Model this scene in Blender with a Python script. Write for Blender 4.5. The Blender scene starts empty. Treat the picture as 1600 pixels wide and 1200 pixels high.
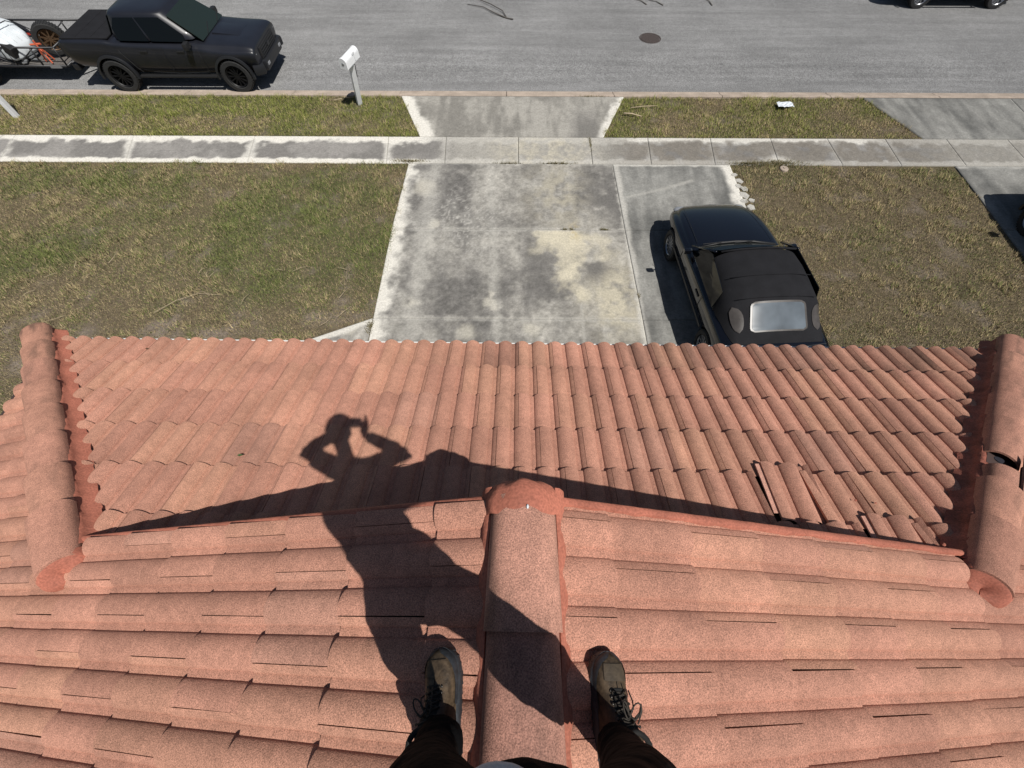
import bpy, bmesh, math, random
import numpy as np
from mathutils import Vector, Matrix
random.seed(7); RNG = np.random.RandomState(7)
sc = bpy.context.scene
COL = sc.collection
CAMZ = 6.6
R_ = math.radians
# ------------------------------------------------------------------ camera
cam = bpy.data.objects.new('camera', bpy.data.cameras.new('camera')); COL.objects.link(cam)
cr = Vector((0.99994828, 0.01008563, -0.00130917)); cu = Vector((-0.00814738, 0.87143963, 0.49043511)); cf = Vector((-0.00608721, 0.49039908, -0.87147673))
m = Matrix((cr, cu, -cf)).transposed().to_4x4(); m.translation = (0, 0, CAMZ); cam.matrix_world = m
cam.data.sensor_width = 36; cam.data.lens = 685.66/1600*36; cam.data.clip_start = 0.02; cam.data.clip_end = 400
sc.camera = cam
# ------------------------------------------------------------------ light
SUN_AZ, SUN_EL = 139.5, 59.0
w = bpy.data.worlds.new('World'); sc.world = w; w.use_nodes = True
nt = w.node_tree; bg = nt.nodes['Background']; sky = nt.nodes.new('ShaderNodeTexSky'); sky.sky_type = 'NISHITA'; sky.sun_disc = False
sky.sun_elevation = R_(SUN_EL); sky.sun_rotation = R_(SUN_AZ); nt.links.new(sky.outputs[0], bg.inputs[0]); bg.inputs[1].default_value = 0.05
sd = Vector((math.sin(R_(SUN_AZ))*math.cos(R_(SUN_EL)), math.cos(R_(SUN_AZ))*math.cos(R_(SUN_EL)), math.sin(R_(SUN_EL))))
sun = bpy.data.objects.new('sun', bpy.data.lights.new('sun', 'SUN')); COL.objects.link(sun)
sun.data.energy = 5.0; sun.data.angle = R_(0.5); sun.data.color = (1, .965, .91); sun.rotation_euler = sd.to_track_quat('Z', 'Y').to_euler(); sun.location = sd*30
sc.view_settings.view_transform = 'Standard'; sc.view_settings.look = 'None'; sc.view_settings.exposure = -0.12; sc.view_settings.gamma = 1

# ------------------------------------------------------------------ noise in numpy (wear and patchiness of surfaces)
_T = np.random.RandomState(3).rand(256, 256)
def vn(x, y, seed=0):
    x = np.asarray(x, float)+seed*17.31; y = np.asarray(y, float)+seed*9.73
    xi = np.floor(x).astype(int); yi = np.floor(y).astype(int); fx = x-xi; fy = y-yi
    fx = fx*fx*(3-2*fx); fy = fy*fy*(3-2*fy)
    g = lambda a, b: _T[(a) % 256, (b) % 256]
    return (g(xi, yi)*(1-fx)+g(xi+1, yi)*fx)*(1-fy)+(g(xi, yi+1)*(1-fx)+g(xi+1, yi+1)*fx)*fy
def fbm(x, y, seed=0, o=4):
    s = 0; a = .5; t = 0
    for i in range(o):
        s = s+a*vn(np.asarray(x)*2**i, np.asarray(y)*2**i, seed+i*5); t += a; a *= .5
    return s/t
def sst(a, b, x):
    t = np.clip((np.asarray(x, float)-a)/(b-a), 0, 1); return t*t*(3-2*t)

# ------------------------------------------------------------------ materials
def mat(name, col=(.5, .5, .5), rough=.6, metal=0, spec=.5, coat=0, bump=None, noise=None, attr=False, trans=0):
    m = bpy.data.materials.new(name); m.use_nodes = True; t = m.node_tree; b = t.nodes['Principled BSDF']
    b.inputs['Base Color'].default_value = (*col, 1); b.inputs['Roughness'].default_value = rough; b.inputs['Metallic'].default_value = metal
    b.inputs['Specular IOR Level'].default_value = spec; b.inputs['Coat Weight'].default_value = coat; b.inputs['Coat Roughness'].default_value = .05
    if name in ('concrete_tile', 'red_mortar', 'concrete', 'asphalt', 'kerb_concrete', 'dry_thatch_soil') and 'Diffuse Roughness' in b.inputs: b.inputs['Diffuse Roughness'].default_value = .45
    if trans: b.inputs['Transmission Weight'].default_value = trans
    tc = t.nodes.new('ShaderNodeTexCoord'); src = None
    if attr:
        a = t.nodes.new('ShaderNodeAttribute'); a.attribute_name = 'Col'; src = a.outputs['Color']
    if noise:
        for (scale, lo, hi, det) in noise:
            n = t.nodes.new('ShaderNodeTexNoise'); n.inputs['Scale'].default_value = scale; n.inputs['Detail'].default_value = det; t.links.new(tc.outputs['Object'], n.inputs['Vector'])
            r = t.nodes.new('ShaderNodeMapRange'); r.inputs['From Min'].default_value = .3; r.inputs['From Max'].default_value = .7; r.inputs['To Min'].default_value = lo; r.inputs['To Max'].default_value = hi
            t.links.new(n.outputs['Fac'], r.inputs['Value'])
            mx = t.nodes.new('ShaderNodeMix'); mx.data_type = 'RGBA'; mx.blend_type = 'MULTIPLY'; mx.inputs[0].default_value = 1
            if src is not None: t.links.new(src, mx.inputs[6])
            else: mx.inputs[6].default_value = (*col, 1)
            t.links.new(r.outputs[0], mx.inputs[7]); src = mx.outputs[2]
    if src is not None: t.links.new(src, b.inputs['Base Color'])
    if bump:
        n = t.nodes.new('ShaderNodeTexNoise'); n.inputs['Scale'].default_value = bump[0]; n.inputs['Detail'].default_value = 3; t.links.new(tc.outputs['Object'], n.inputs['Vector'])
        bp = t.nodes.new('ShaderNodeBump'); bp.inputs['Strength'].default_value = bump[1]; bp.inputs['Distance'].default_value = bump[2]
        t.links.new(n.outputs['Fac'], bp.inputs['Height']); t.links.new(bp.outputs[0], b.inputs['Normal'])
    return m
M = {}
M['tile'] = mat('concrete_tile', attr=True, rough=.85, spec=.25, noise=[(240, .58, 1.48, 2), (26, .90, 1.10, 4), (3.3, .84, 1.10, 5)], bump=(230, .6, .003))
M['mortar'] = mat('red_mortar', (.42, .150, .100), rough=.8, spec=.25, noise=[(110, .76, 1.2, 3), (7, .82, 1.14, 5)], bump=(60, .6, .003))
M['mortar_shaded'] = mat('shaded_red_mortar', (.30, .105, .073), rough=.8, spec=.25, noise=[(110, .72, 1.25, 3), (9, .66, 1.25, 5)], bump=(70, .8, .005))  # darker copy for the right hip, the caps' shade put into its colour
M['membrane'] = mat('roof_membrane', (.06, .035, .03), rough=.9)
M['asphalt'] = mat('asphalt', (.205, .204, .202), rough=.9, spec=.3, noise=[(38, .55, 1.5, 2), (9, .9, 1.1, 3), (.45, .88, 1.12, 5)], bump=(60, .7, .008))
M['concrete'] = mat('concrete', attr=True, rough=.9, spec=.2, noise=[(75, .82, 1.18, 3), (22, .85, 1.15, 4)], bump=(90, .4, .002))
M['kerb'] = mat('kerb_concrete', (.40, .33, .27), rough=.9, spec=.2, noise=[(40, .8, 1.15, 3), (3, .8, 1.15, 4)], bump=(60, .4, .003))
M['soil'] = mat('dry_thatch_soil', attr=True, rough=1, spec=.05, noise=[(60, .6, 1.4, 4), (14, .8, 1.2, 4)], bump=(50, .8, .02))
M['dirt'] = mat('joint_dirt', (.10, .085, .06), rough=1, spec=.05)
M['blade'] = mat('grass_blade', attr=True, rough=.75, spec=.2)
M['white'] = mat('white_paint', (.84, .85, .86), rough=.45, noise=[(6, .93, 1.03, 3)])
M['stucco'] = mat('stucco', (.55, .5, .42), rough=.9, bump=(60, .5, .01))
M['trim'] = mat('white_trim', (.72, .71, .68), rough=.6)
M['truck'] = mat('dark_grey_truck_paint', (.012, .013, .018), rough=.38, spec=.45, coat=.25, noise=[(3, .9, 1.15, 3)])
M['black_paint'] = mat('black_car_paint', (.004, .0045, .007), rough=.18, spec=.5, coat=.6)
M['suv'] = mat('dark_suv_paint', (.02, .02, .023), rough=.3, coat=.5)
M['plastic'] = mat('black_plastic', (.014, .014, .015), rough=.55, noise=[(30, .85, 1.2, 2)])
M['satin'] = mat('satin_trim_black', (.016, .017, .020), rough=.45)
M['rubber'] = mat('tyre_rubber', (.018, .018, .018), rough=.8, noise=[(20, .8, 1.3, 3)])
M['rim'] = mat('black_rim', (.007, .007, .008), rough=.5, spec=.3)
M['alloy'] = mat('alloy_rim', (.42, .43, .45), rough=.3, metal=.8)
M['bronze'] = mat('bronze_rim', (.16, .10, .06), rough=.4, metal=.6)
M['glass'] = mat('dark_glass', (.003, .004, .005), rough=.06, spec=.32)
M['wglass'] = mat('windscreen_glass', (.016, .024, .020), rough=.05, spec=.6, coat=.1)
M['lamp'] = mat('lamp_glass', (.35, .36, .38), rough=.12, spec=.8, metal=.3)
M['chrome'] = mat('bright_metal', (.6, .6, .62), rough=.2, metal=1)
M['canvas'] = mat('black_canvas', (.013, .013, .015), rough=.9, spec=.2, noise=[(150, .8, 1.3, 2), (5, .85, 1.15, 3)], bump=(200, .3, .002))
M['vinyl'] = mat('clear_vinyl_window', (.115, .135, .155), rough=.14, spec=.28, noise=[(3.0, .75, 1.25, 2)])
M['vinyl_edge'] = mat('hazed_vinyl', (.065, .058, .054), rough=.3, spec=.3, noise=[(12, .8, 1.2, 3)])
M['interior'] = mat('car_interior', (.05, .045, .04), rough=.8)
M['iron'] = mat('cast_iron', (.065, .05, .045), rough=.65, noise=[(90, .6, 1.4, 2)], bump=(80, 1, .01))
M['steel'] = mat('black_steel', (.02, .02, .022), rough=.45)
M['galv'] = mat('worn_grey_metal', (.3, .31, .32), rough=.45, metal=.5)
M['orange'] = mat('orange_paint', (.60, .13, .06), rough=.45)
M['blue'] = mat('blue_strap', (.03, .12, .45), rough=.6)
M['red'] = mat('red_reflector', (.45, .04, .02), rough=.3)
M['deck'] = mat('trailer_deck', (.12, .11, .10), rough=.85, noise=[(20, .7, 1.3, 3)])
M['whiteplast'] = mat('white_plastic', (.66, .70, .72), rough=.4, noise=[(4, .88, 1.05, 3)])
M['stick'] = mat('dry_palm_stick', (.50, .40, .27), rough=.9, noise=[(40, .7, 1.2, 2)])
M['twig'] = mat('dark_shadow_mark', (.10, .09, .08), rough=.9)  # for the twig and stems that stand in for shadow marks
M['boot'] = mat('brown_boot_leather', (.070, .048, .029), rough=.55, spec=.4, noise=[(60, .5, 1.5, 3), (16, .6, 1.35, 3)], bump=(160, .5, .002))
M['bootpanel'] = mat('scuffed_boot_leather', (.066, .048, .030), rough=.65, noise=[(40, .7, 1.3, 3)], bump=(120, .5, .002))
M['sole'] = mat('blue_black_boot_rubber', (.024, .027, .032), rough=.6, noise=[(50, .7, 1.5, 3)], bump=(90, .5, .002))
M['sock'] = mat('boot_collar', (.012, .011, .010), rough=.9)
M['lace'] = mat('black_brown_lace', (.030, .024, .018), rough=.8, noise=[(300, .5, 1.6, 1)])
M['eyelet'] = mat('boot_eyelet', (.06, .055, .05), rough=.4, metal=.7)
M['trousers'] = mat('black_work_trousers', (.0045, .0045, .005), rough=.95, spec=.1, noise=[(200, .7, 1.4, 2)], bump=(18, .6, .02))
M['shirt'] = mat('pale_blue_grey_shirt', (.42, .47, .56), rough=.9, noise=[(200, .9, 1.1, 2)], bump=(14, .6, .02))
M['skin'] = mat('skin', (.42, .24, .16), rough=.5)
M['hat'] = mat('dark_cap', (.03, .03, .035), rough=.85)
M['phone'] = mat('phone_black', (.01, .01, .012), rough=.2)
M['eye'] = mat('eye_white', (.7, .7, .68), rough=.2)
M['leaf'] = mat('small_green_leaf', (.06, .10, .03), rough=.6)
M['leafb'] = mat('dry_brown_leaf', (.10, .05, .025), rough=.8)
M['pipe'] = mat('grey_vent_pipe', (.035, .035, .045), rough=.5)
M['wood'] = mat('dark_wood', (.05, .03, .02), rough=.9)
M['paper'] = mat('white_scrap', (.62, .66, .70), rough=.6)

def streak(m, vec, lo, hi):      # long soft streaks along the street
    t = m.node_tree; b = t.nodes['Principled BSDF']; src = b.inputs['Base Color'].links[0].from_socket
    tc = t.nodes.new('ShaderNodeTexCoord'); mp = t.nodes.new('ShaderNodeMapping'); mp.inputs['Scale'].default_value = vec; n = t.nodes.new('ShaderNodeTexNoise'); n.inputs['Scale'].default_value = 1; n.inputs['Detail'].default_value = 6
    r = t.nodes.new('ShaderNodeMapRange'); r.inputs['From Min'].default_value = .32; r.inputs['From Max'].default_value = .68; r.inputs['To Min'].default_value = lo; r.inputs['To Max'].default_value = hi
    mx = t.nodes.new('ShaderNodeMix'); mx.data_type = 'RGBA'; mx.blend_type = 'MULTIPLY'; mx.inputs[0].default_value = 1
    t.links.new(tc.outputs['Object'], mp.inputs[0]); t.links.new(mp.outputs[0], n.inputs['Vector']); t.links.new(n.outputs['Fac'], r.inputs['Value']); t.links.new(src, mx.inputs[6]); t.links.new(r.outputs[0], mx.inputs[7]); t.links.new(mx.outputs[2], b.inputs['Base Color'])
streak(M['asphalt'], (.22, 3.2, 1), .86, 1.12); streak(M['asphalt'], (1.6, 14, 1), .93, 1.06)
# ------------------------------------------------------------------ object helpers
def prop(o, label=None, cat=None, group=None, kind=None):
    if label: o['label'] = label
    if cat: o['category'] = cat
    if group: o['group'] = group
    if kind: o['kind'] = kind
    return o
def empty(name, loc=(0, 0, 0), rz=0, label=None, cat=None, group=None):
    o = bpy.data.objects.new(name, None); COL.objects.link(o); o.location = loc; o.rotation_euler = (0, 0, rz); o.empty_display_size = .1
    return prop(o, label, cat, group)
def link(name, me, parent=None):
    o = bpy.data.objects.new(name, me); COL.objects.link(o)
    if parent: o.parent = parent
    return o
class MB:
    def __init__(s): s.v = []; s.f = []; s.m = []; s.c = []
    def add(s, vs, fs, mi=0, cols=None):
        n = len(s.v); s.v += [tuple(p) for p in vs]; s.f += [tuple(i+n for i in f) for f in fs]; s.m += [mi]*len(fs)
        s.c += list(cols) if cols is not None else [(.5, .5, .5)]*len(vs)
    def grid(s, rows, mi=0, cols=None, close=False, caps=False):
        n = len(rows[0]); vs = [p for r in rows for p in r]; fs = []
        for i in range(len(rows)-1):
            for j in range(n if close else n-1):
                a = i*n+j; b = i*n+(j+1) % n; fs.append((a, b, b+n, a+n))
        if caps and close: fs.append(tuple(range(n-1, -1, -1))); fs.append(tuple((len(rows)-1)*n+k for k in range(n)))
        s.add(vs, fs, mi, cols)
    def box(s, c, d, mi=0, M4=None, taper=1, bev=0):
        x, y, z = [k/2 for k in d]; t = taper
        if bev:
            bm = bmesh.new(); bmesh.ops.create_cube(bm, size=1)
            for v in bm.verts: v.co = Vector((v.co.x*d[0]*(t if v.co.z > 0 else 1), v.co.y*d[1]*(t if v.co.z > 0 else 1), v.co.z*d[2]))
            bmesh.ops.bevel(bm, geom=bm.edges[:], offset=bev, segments=2, affect='EDGES', profile=.7)
            bm.verts.index_update(); vs = [v.co.copy() for v in bm.verts]; fs = [[v.index for v in f.verts] for f in bm.faces]; bm.free()
        else:
            vs = [Vector(p) for p in [(-x, -y, -z), (x, -y, -z), (x, y, -z), (-x, y, -z), (-x*t, -y*t, z), (x*t, -y*t, z), (x*t, y*t, z), (-x*t, y*t, z)]]
            fs = [(3, 2, 1, 0), (4, 5, 6, 7), (0, 1, 5, 4), (1, 2, 6, 5), (2, 3, 7, 6), (3, 0, 4, 7)]
        if M4: vs = [M4 @ p for p in vs]
        s.add([p+Vector(c) for p in vs], fs, mi)
    def tube(s, pts, rad, n=8, mi=0, cap=True, sq=(1, 1)):
        pts = [Vector(p) for p in pts]; rad = rad if isinstance(rad, (list, tuple)) else [rad]*len(pts)
        rows = []; up = None
        for i, p in enumerate(pts):
            d = (pts[min(i+1, len(pts)-1)]-pts[max(i-1, 0)]).normalized()
            if up is None: up = Vector((0, 0, 1)) if abs(d.z) < .9 else Vector((0, 1, 0))
            a = d.cross(up).normalized(); b = a.cross(d).normalized(); up = b
            rows.append([p+(a*math.cos(t)*sq[0]+b*math.sin(t)*sq[1])*rad[i] for t in [2*math.pi*k/n for k in range(n)]])
        s.grid(rows, mi, close=True, caps=cap)
    def ell(s, c, r, n=12, M4=None, mi=0):
        rows = []
        for i in range(n+1):
            th = math.pi*i/n; z = math.cos(th); q = max(math.sin(th), 1e-4)
            row = [Vector((q*math.cos(2*math.pi*k/(2*n))*r[0], q*math.sin(2*math.pi*k/(2*n))*r[1], z*r[2])) for k in range(2*n)]
            rows.append([(M4 @ p if M4 else p)+Vector(c) for p in row])
        s.grid(rows[::-1], mi, close=True, caps=True)
    def lathe(s, prof, c, axis='y', n=28, mi=0):
        rows = []
        for k in range(n):
            a = 2*math.pi*k/n; row = []
            for (r, h) in prof:
                if axis == 'y': p = (c[0]+r*math.cos(a), c[1]+h, c[2]+r*math.sin(a))
                elif axis == 'x': p = (c[0]+h, c[1]+r*math.cos(a), c[2]+r*math.sin(a))
                else: p = (c[0]+r*math.cos(a), c[1]+r*math.sin(a), c[2]+h)
                row.append(p)
            rows.append(row)
        rows.append(rows[0]); s.grid(rows, mi)
    def build(s, name, mats, parent=None, smooth=False, angle=None):
        me = bpy.data.meshes.new(name); me.from_pydata([tuple(p) for p in s.v], [], s.f)
        if not isinstance(mats, (list, tuple)): mats = [mats]
        for k in mats: me.materials.append(k)
        me.polygons.foreach_set('material_index', s.m)
        ca = me.color_attributes.new('Col', 'FLOAT_COLOR', 'POINT')
        arr = np.ones((len(s.v), 4), np.float32); arr[:, :3] = np.array(s.c, np.float32).reshape(-1, 3) if s.c else .5; ca.data.foreach_set('color', arr.ravel())
        if smooth: me.polygons.foreach_set('use_smooth', [True]*len(me.polygons))
        me.update()
        if smooth and angle:
            me.set_sharp_from_angle(angle=R_(angle))
        return link(name, me, parent)
def bake(o, mods, smooth=True, angle=40):
    """apply a list of (type, settings) modifiers and keep the plain mesh"""
    for t, kw in mods:
        md = o.modifiers.new(t, t)
        for k, v in kw.items(): setattr(md, k, v)
    bpy.context.view_layer.update()
    dg = bpy.context.evaluated_depsgraph_get(); me = bpy.data.meshes.new_from_object(o.evaluated_get(dg), depsgraph=dg)
    o.modifiers.clear(); o.data = me
    if smooth:
        me.polygons.foreach_set('use_smooth', [True]*len(me.polygons)); me.set_sharp_from_angle(angle=R_(angle))
    return o
def fixn(o):
    bm = bmesh.new(); bm.from_mesh(o.data); bmesh.ops.recalc_face_normals(bm, faces=bm.faces[:]); bm.to_mesh(o.data); bm.free(); return o
def inpoly(x, y, poly):
    x = np.asarray(x); y = np.asarray(y); r = np.zeros(x.shape, bool); n = len(poly)
    for i in range(n):
        x1, y1 = poly[i]; x2, y2 = poly[(i+1) % n]
        if y1 == y2: continue
        cnd = ((y1 > y) != (y2 > y)) & (x < (x2-x1)*(y-y1)/(y2-y1)+x1); r ^= cnd
    return r
def segd(x, y, pts):
    d = np.full(np.shape(x), 1e9)
    for (x1, y1), (x2, y2) in zip(pts[:-1], pts[1:]):
        L = (x2-x1)**2+(y2-y1)**2; t = np.clip(((x-x1)*(x2-x1)+(y-y1)*(y2-y1))/L, 0, 1)
        d = np.minimum(d, np.hypot(x-x1-t*(x2-x1), y-y1-t*(y2-y1)))
    return d
def npmesh(name, v, f, col, m_, parent=None, smooth=False):
    me = bpy.data.meshes.new(name); n = f.shape[1]
    me.vertices.add(len(v)); me.vertices.foreach_set('co', v.astype(np.float32).ravel())
    me.loops.add(f.size); me.loops.foreach_set('vertex_index', f.astype(np.int32).ravel())
    me.polygons.add(len(f)); me.polygons.foreach_set('loop_start', np.arange(0, f.size, n, dtype=np.int32)); me.polygons.foreach_set('loop_total', np.full(len(f), n, np.int32))
    me.materials.append(m_); me.update(calc_edges=True); me.validate()
    ca = me.color_attributes.new('Col', 'FLOAT_COLOR', 'POINT'); a = np.ones((len(v), 4), np.float32); a[:, :3] = col; ca.data.foreach_set('color', a.ravel())
    if smooth: me.polygons.foreach_set('use_smooth', [True]*len(me.polygons))
    return link(name, me, parent)

# ================================================================== GROUND
ROADZ = -.08
LWALK = [(-2.68, 5.13), (-3.38, 4.84), (-3.92, 4.57), (-5.2, 3.9), (-5.2, 2.2), (-2.68, 2.2)]
lawns = {
 'left': [(-26, 2.2), (-5.2, 2.2), (-5.2, 3.92), (-3.9, 4.60), (-3.36, 4.86), (-2.72, 5.10), (-2.62, 6.2), (-2.57, 7.5), (-2.53, 8.7), (-2.48, 9.72), (-2.62, 9.82), (-26, 9.82)],
 'strip_left': [(-26, 10.86), (-2.42, 10.88), (-2.62, 11.38), (-2.85, 11.96), (-3.16, 12.76), (-26, 12.76)],
 'strip_mid': [(2.16, 10.86), (10.20, 10.87), (9.88, 11.9), (9.40, 12.74), (2.92, 12.74), (2.45, 11.7)],
 'right': [(5.14, 2.0), (5.14, 8.4), (5.10, 9.15), (5.06, 9.78), (10.46, 9.70), (10.48, 2.0)],
 'strip_right': [(19.0, 10.86), (30, 10.86), (30, 12.74), (19.6, 12.74)]}
def lawn_color(x, y):
    """(green fraction, soil fraction)"""
    g = fbm(x*.9, y*.9, 1, 4); d = fbm(x*1.7, y*1.7, 4, 4); s = fbm(x*2.6+3, y*2.6, 9, 3)
    green = sst(.22, .80, g)
    strip = (y > 10.5)*1.0
    left = (x < -2.3)*1.0
    green = green*(1-strip)*(.55+.45*left)+strip*sst(.25, .6, g)*(.85*left+.8*(1-left))+0.0
    # greener centre of the left lawn, browner near the roof side and by the walk
    lf = left*(1-strip)
    green = green+lf*(.35*np.exp(-((x+6.3)**2/9+(y-7.2)**2/3.2))-.55*sst(6.6, 4.6, y)-.25*sst(9.0, 9.8, y)-.35*np.exp(-((x+3.6)**2/.9+(y-5.6)**2/.5)))
    green = green-(1-left)*(1-strip)*(.30-.35*sst(8.7, 9.7, y)-.25*np.exp(-((x-9.2)**2/1.2+(y-7.2)**2/1.5)))
    green = green+strip*left*.25+strip*(1-left)*(.3*sst(3.3, 2.2, x)+.2*sst(11.6, 12.6, y)-.15)
    soil = sst(.60, .80, s)*.6+lf*.42*sst(6.3, 4.8, y)*sst(.42, .65, s)
    return np.clip(green, 0, 1), np.clip(soil, 0, 1)
# earth sheet under everything: one dense patch where it shows, and a wide skirt
def earth():
    nx, ny = 420, 180; X, Y = np.meshgrid(np.linspace(-18, 20, nx), np.linspace(1.5, 13.0, ny)); g, s = lawn_color(X, Y)
    base = np.array([.125, .100, .066]); grn = np.array([.078, .084, .040]); soil = np.array([.20, .165, .135])
    c = base*(1-g[..., None]*.7)+grn*g[..., None]*.7; c = c*(1-s[..., None]*.75)+soil*s[..., None]*.75
    Z = -.025+.02*(fbm(X*2, Y*2, 6, 3)-.5)
    Z = np.where(Y > 12.7, -.10, Z)
    v = np.stack([X, Y, Z], -1).reshape(-1, 3); i = np.arange(nx*ny).reshape(ny, nx)
    f = np.stack([i[:-1, :-1], i[:-1, 1:], i[1:, 1:], i[1:, :-1]], -1).reshape(-1, 4)
    prop(npmesh('lawn_soil', v, f, c.reshape(-1, 3), M['soil'], smooth=True), kind='structure')
    b = MB(); z = -.13; q = (.13, .12, .07)
    b.add([(-150, -150, z), (150, -150, z), (150, 150, z), (-150, 150, z)], [(0, 1, 2, 3)], cols=[q]*4)
    prop(b.build('ground', M['soil']), kind='structure')
earth()
# grass blades
def grass():
    vs = []; cs = []
    for nm, poly in lawns.items():
        P = np.array(poly); x0, y0 = P.min(0); x1, y1 = P.max(0); x0 = max(x0, -16.5); x1 = min(x1, 16.5); y0 = max(y0, 2.6)
        if x1 <= x0: continue
        dens = 3300
        n = int((x1-x0+.2)*(y1-y0+.2)*dens); x = RNG.uniform(x0-.1, x1+.1, n); y = RNG.uniform(y0-.1, y1+.1, n)
        jx = (fbm(x*6, y*6, 21, 3)-.5)*.17; jy = (fbm(x*6, y*6, 31, 3)-.5)*.17
        k = inpoly(x+jx, y+jy, poly); x = x[k]; y = y[k]
        g, s = lawn_color(x, y); n = len(x)
        keep = RNG.rand(n) > s*.72; x, y, g = x[keep], y[keep], g[keep]; n = len(x)
        cl = fbm(x*4.5, y*4.5, 41, 3)
        h = (.016+.036*RNG.rand(n))*(.65+.5*g+1.1*sst(.52, .75, cl)); a = RNG.rand(n)*6.283; lean = h*(.35+1.1*RNG.rand(n)); wd = .0032+.0042*RNG.rand(n)
        bx = np.cos(a+1.57)*wd; by = np.sin(a+1.57)*wd; z0 = np.full(n, -.03)
        p0 = np.stack([x-bx, y-by, z0], -1); p1 = np.stack([x+bx, y+by, z0], -1); p2 = np.stack([x+np.cos(a)*lean, y+np.sin(a)*lean, z0+h+.008], -1)
        vs.append(np.stack([p0, p1, p2], 1).reshape(-1, 3))
        t = RNG.rand(n); isg = (RNG.rand(n) < .20+.62*g)
        green = np.stack([.055+.070*t, .070+.068*t, .022+.022*t], -1); straw = np.stack([.13+.17*t, .102+.135*t, .058+.075*t], -1)*(.75+.3*RNG.rand(n))[:, None]
        if nm.startswith('strip'): green = green*np.array([1.36, 1.28, 1.0]); straw = straw*1.18
        c = np.where(isg[:, None], green, straw)*(.70+.62*cl+.16*fbm(x*12, y*12, 47, 2))[:, None]*1.52
        cs.append(np.repeat(c, 3, 0))
    v = np.concatenate(vs); c = np.concatenate(cs); 
    tv = []; tc = []          # weeds in the joints of the concrete
    for (wx, wy, rx, ry, nn) in [(1.0, 9.80, .35, .02, 260), (-.2, 9.80, .25, .02, 160), (1.05, 7.53, .06, .015, 60), (1.2, 7.53, .05, .015, 40), (1.9, 7.53, .09, .015, 90), (6.3, 9.84, .5, .10, 1500), (5.6, 9.83, .4, .05, 600), (1.83, 10.6, .03, .25, 120), (-2.7, 4.9, .05, .12, 160), (2.40, 5.7, .02, .06, 40), (-2.6, 9.86, .35, .05, 500), (2.1, 12.74, .3, .02, 120)]:
        x = wx+RNG.randn(nn)*rx*.6; y = wy+RNG.randn(nn)*ry*.6; a = RNG.rand(nn)*6.283; h = .02+.04*RNG.rand(nn); z0 = np.full(nn, -.01); q = .0045
        tv.append(np.stack([np.stack([x-np.sin(a)*q, y+np.cos(a)*q, z0], -1), np.stack([x+np.sin(a)*q, y-np.cos(a)*q, z0], -1), np.stack([x+np.cos(a)*h, y+np.sin(a)*h, h+.005], -1)], 1).reshape(-1, 3))
        t = RNG.rand(nn)[:, None]; tc.append(np.repeat(np.array([.10, .10, .04])*(1-t)+np.array([.24, .19, .10])*t, 3, 0))
    v = np.concatenate([v]+tv); c = np.concatenate([c]+tc); f = np.arange(len(v)).reshape(-1, 3)
    prop(npmesh('lawn_grass', v, f, c, M['blade']), 'short patchy green and straw coloured grass covering the lawns and verge', 'grass', kind='stuff')
grass()

# ------------------------------------------------------------------ concrete slabs with joints
def slab_mesh(name, quads, colfn, step=.03, gap=.006, z=0.0):
    V = []; F = []; C = []; off = 0
    for q in quads:     # q: 4 corners ccw from lower-left
        q = np.array(q, float); ctr = q.mean(0); L = max(np.linalg.norm(q[1]-q[0]), np.linalg.norm(q[2]-q[3])); H = max(np.linalg.norm(q[3]-q[0]), np.linalg.norm(q[2]-q[1]))
        nx = max(2, int(L/step)); ny = max(2, int(H/step)); s = np.linspace(0, 1, nx)[None, :, None]; t = np.linspace(0, 1, ny)[:, None, None]
        gx = gap/L; gy = gap/H; s = gx+s*(1-2*gx); t = gy+t*(1-2*gy)
        P = (q[0]*(1-s)+q[1]*s)*(1-t)+(q[3]*(1-s)+q[2]*s)*t
        X, Y = P[..., 0], P[..., 1]; c = colfn(X, Y, s[..., 0]*L+0*t[..., 0], t[..., 0]*H+0*s[..., 0], L, H)
        tilt = random.uniform(-.0015, .0015)
        v = np.stack([X, Y, np.full(X.shape, z)+tilt*(t[..., 0]-.5)], -1).reshape(-1, 3); i = np.arange(nx*ny).reshape(ny, nx)+off
        f = np.stack([i[:-1, :-1], i[:-1, 1:], i[1:, 1:], i[1:, :-1]], -1).reshape(-1, 4)
        V.append(v); F.append(f); C.append(c.reshape(-1, 3)); off += nx*ny
        ring = np.concatenate([i[0, :], i[1:, -1], i[-1, ::-1][1:], i[::-1, 0][1:-1]])-off+nx*ny
        lo = v[ring].copy(); lo[:, 2] -= .05; n = len(ring); j = np.arange(n)
        V.append(lo); C.append(c.reshape(-1, 3)[ring]*.6); F.append(np.stack([ring+off-nx*ny, j+off, (j+1) % n+off, ring[(j+1) % n]+off-nx*ny], -1)); off += n
    return prop(npmesh(name, np.concatenate(V), np.concatenate(F), np.concatenate(C), M['concrete']), kind='structure')
BR = np.array([.56, .54, .49]); DK = np.array([.146, .139, .130]); MD = np.array([.302, .288, .258]); CR = np.array([.53, .485, .375])
def mix(a, b, t): return a*(1-t[..., None])+b*t[..., None]
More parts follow.
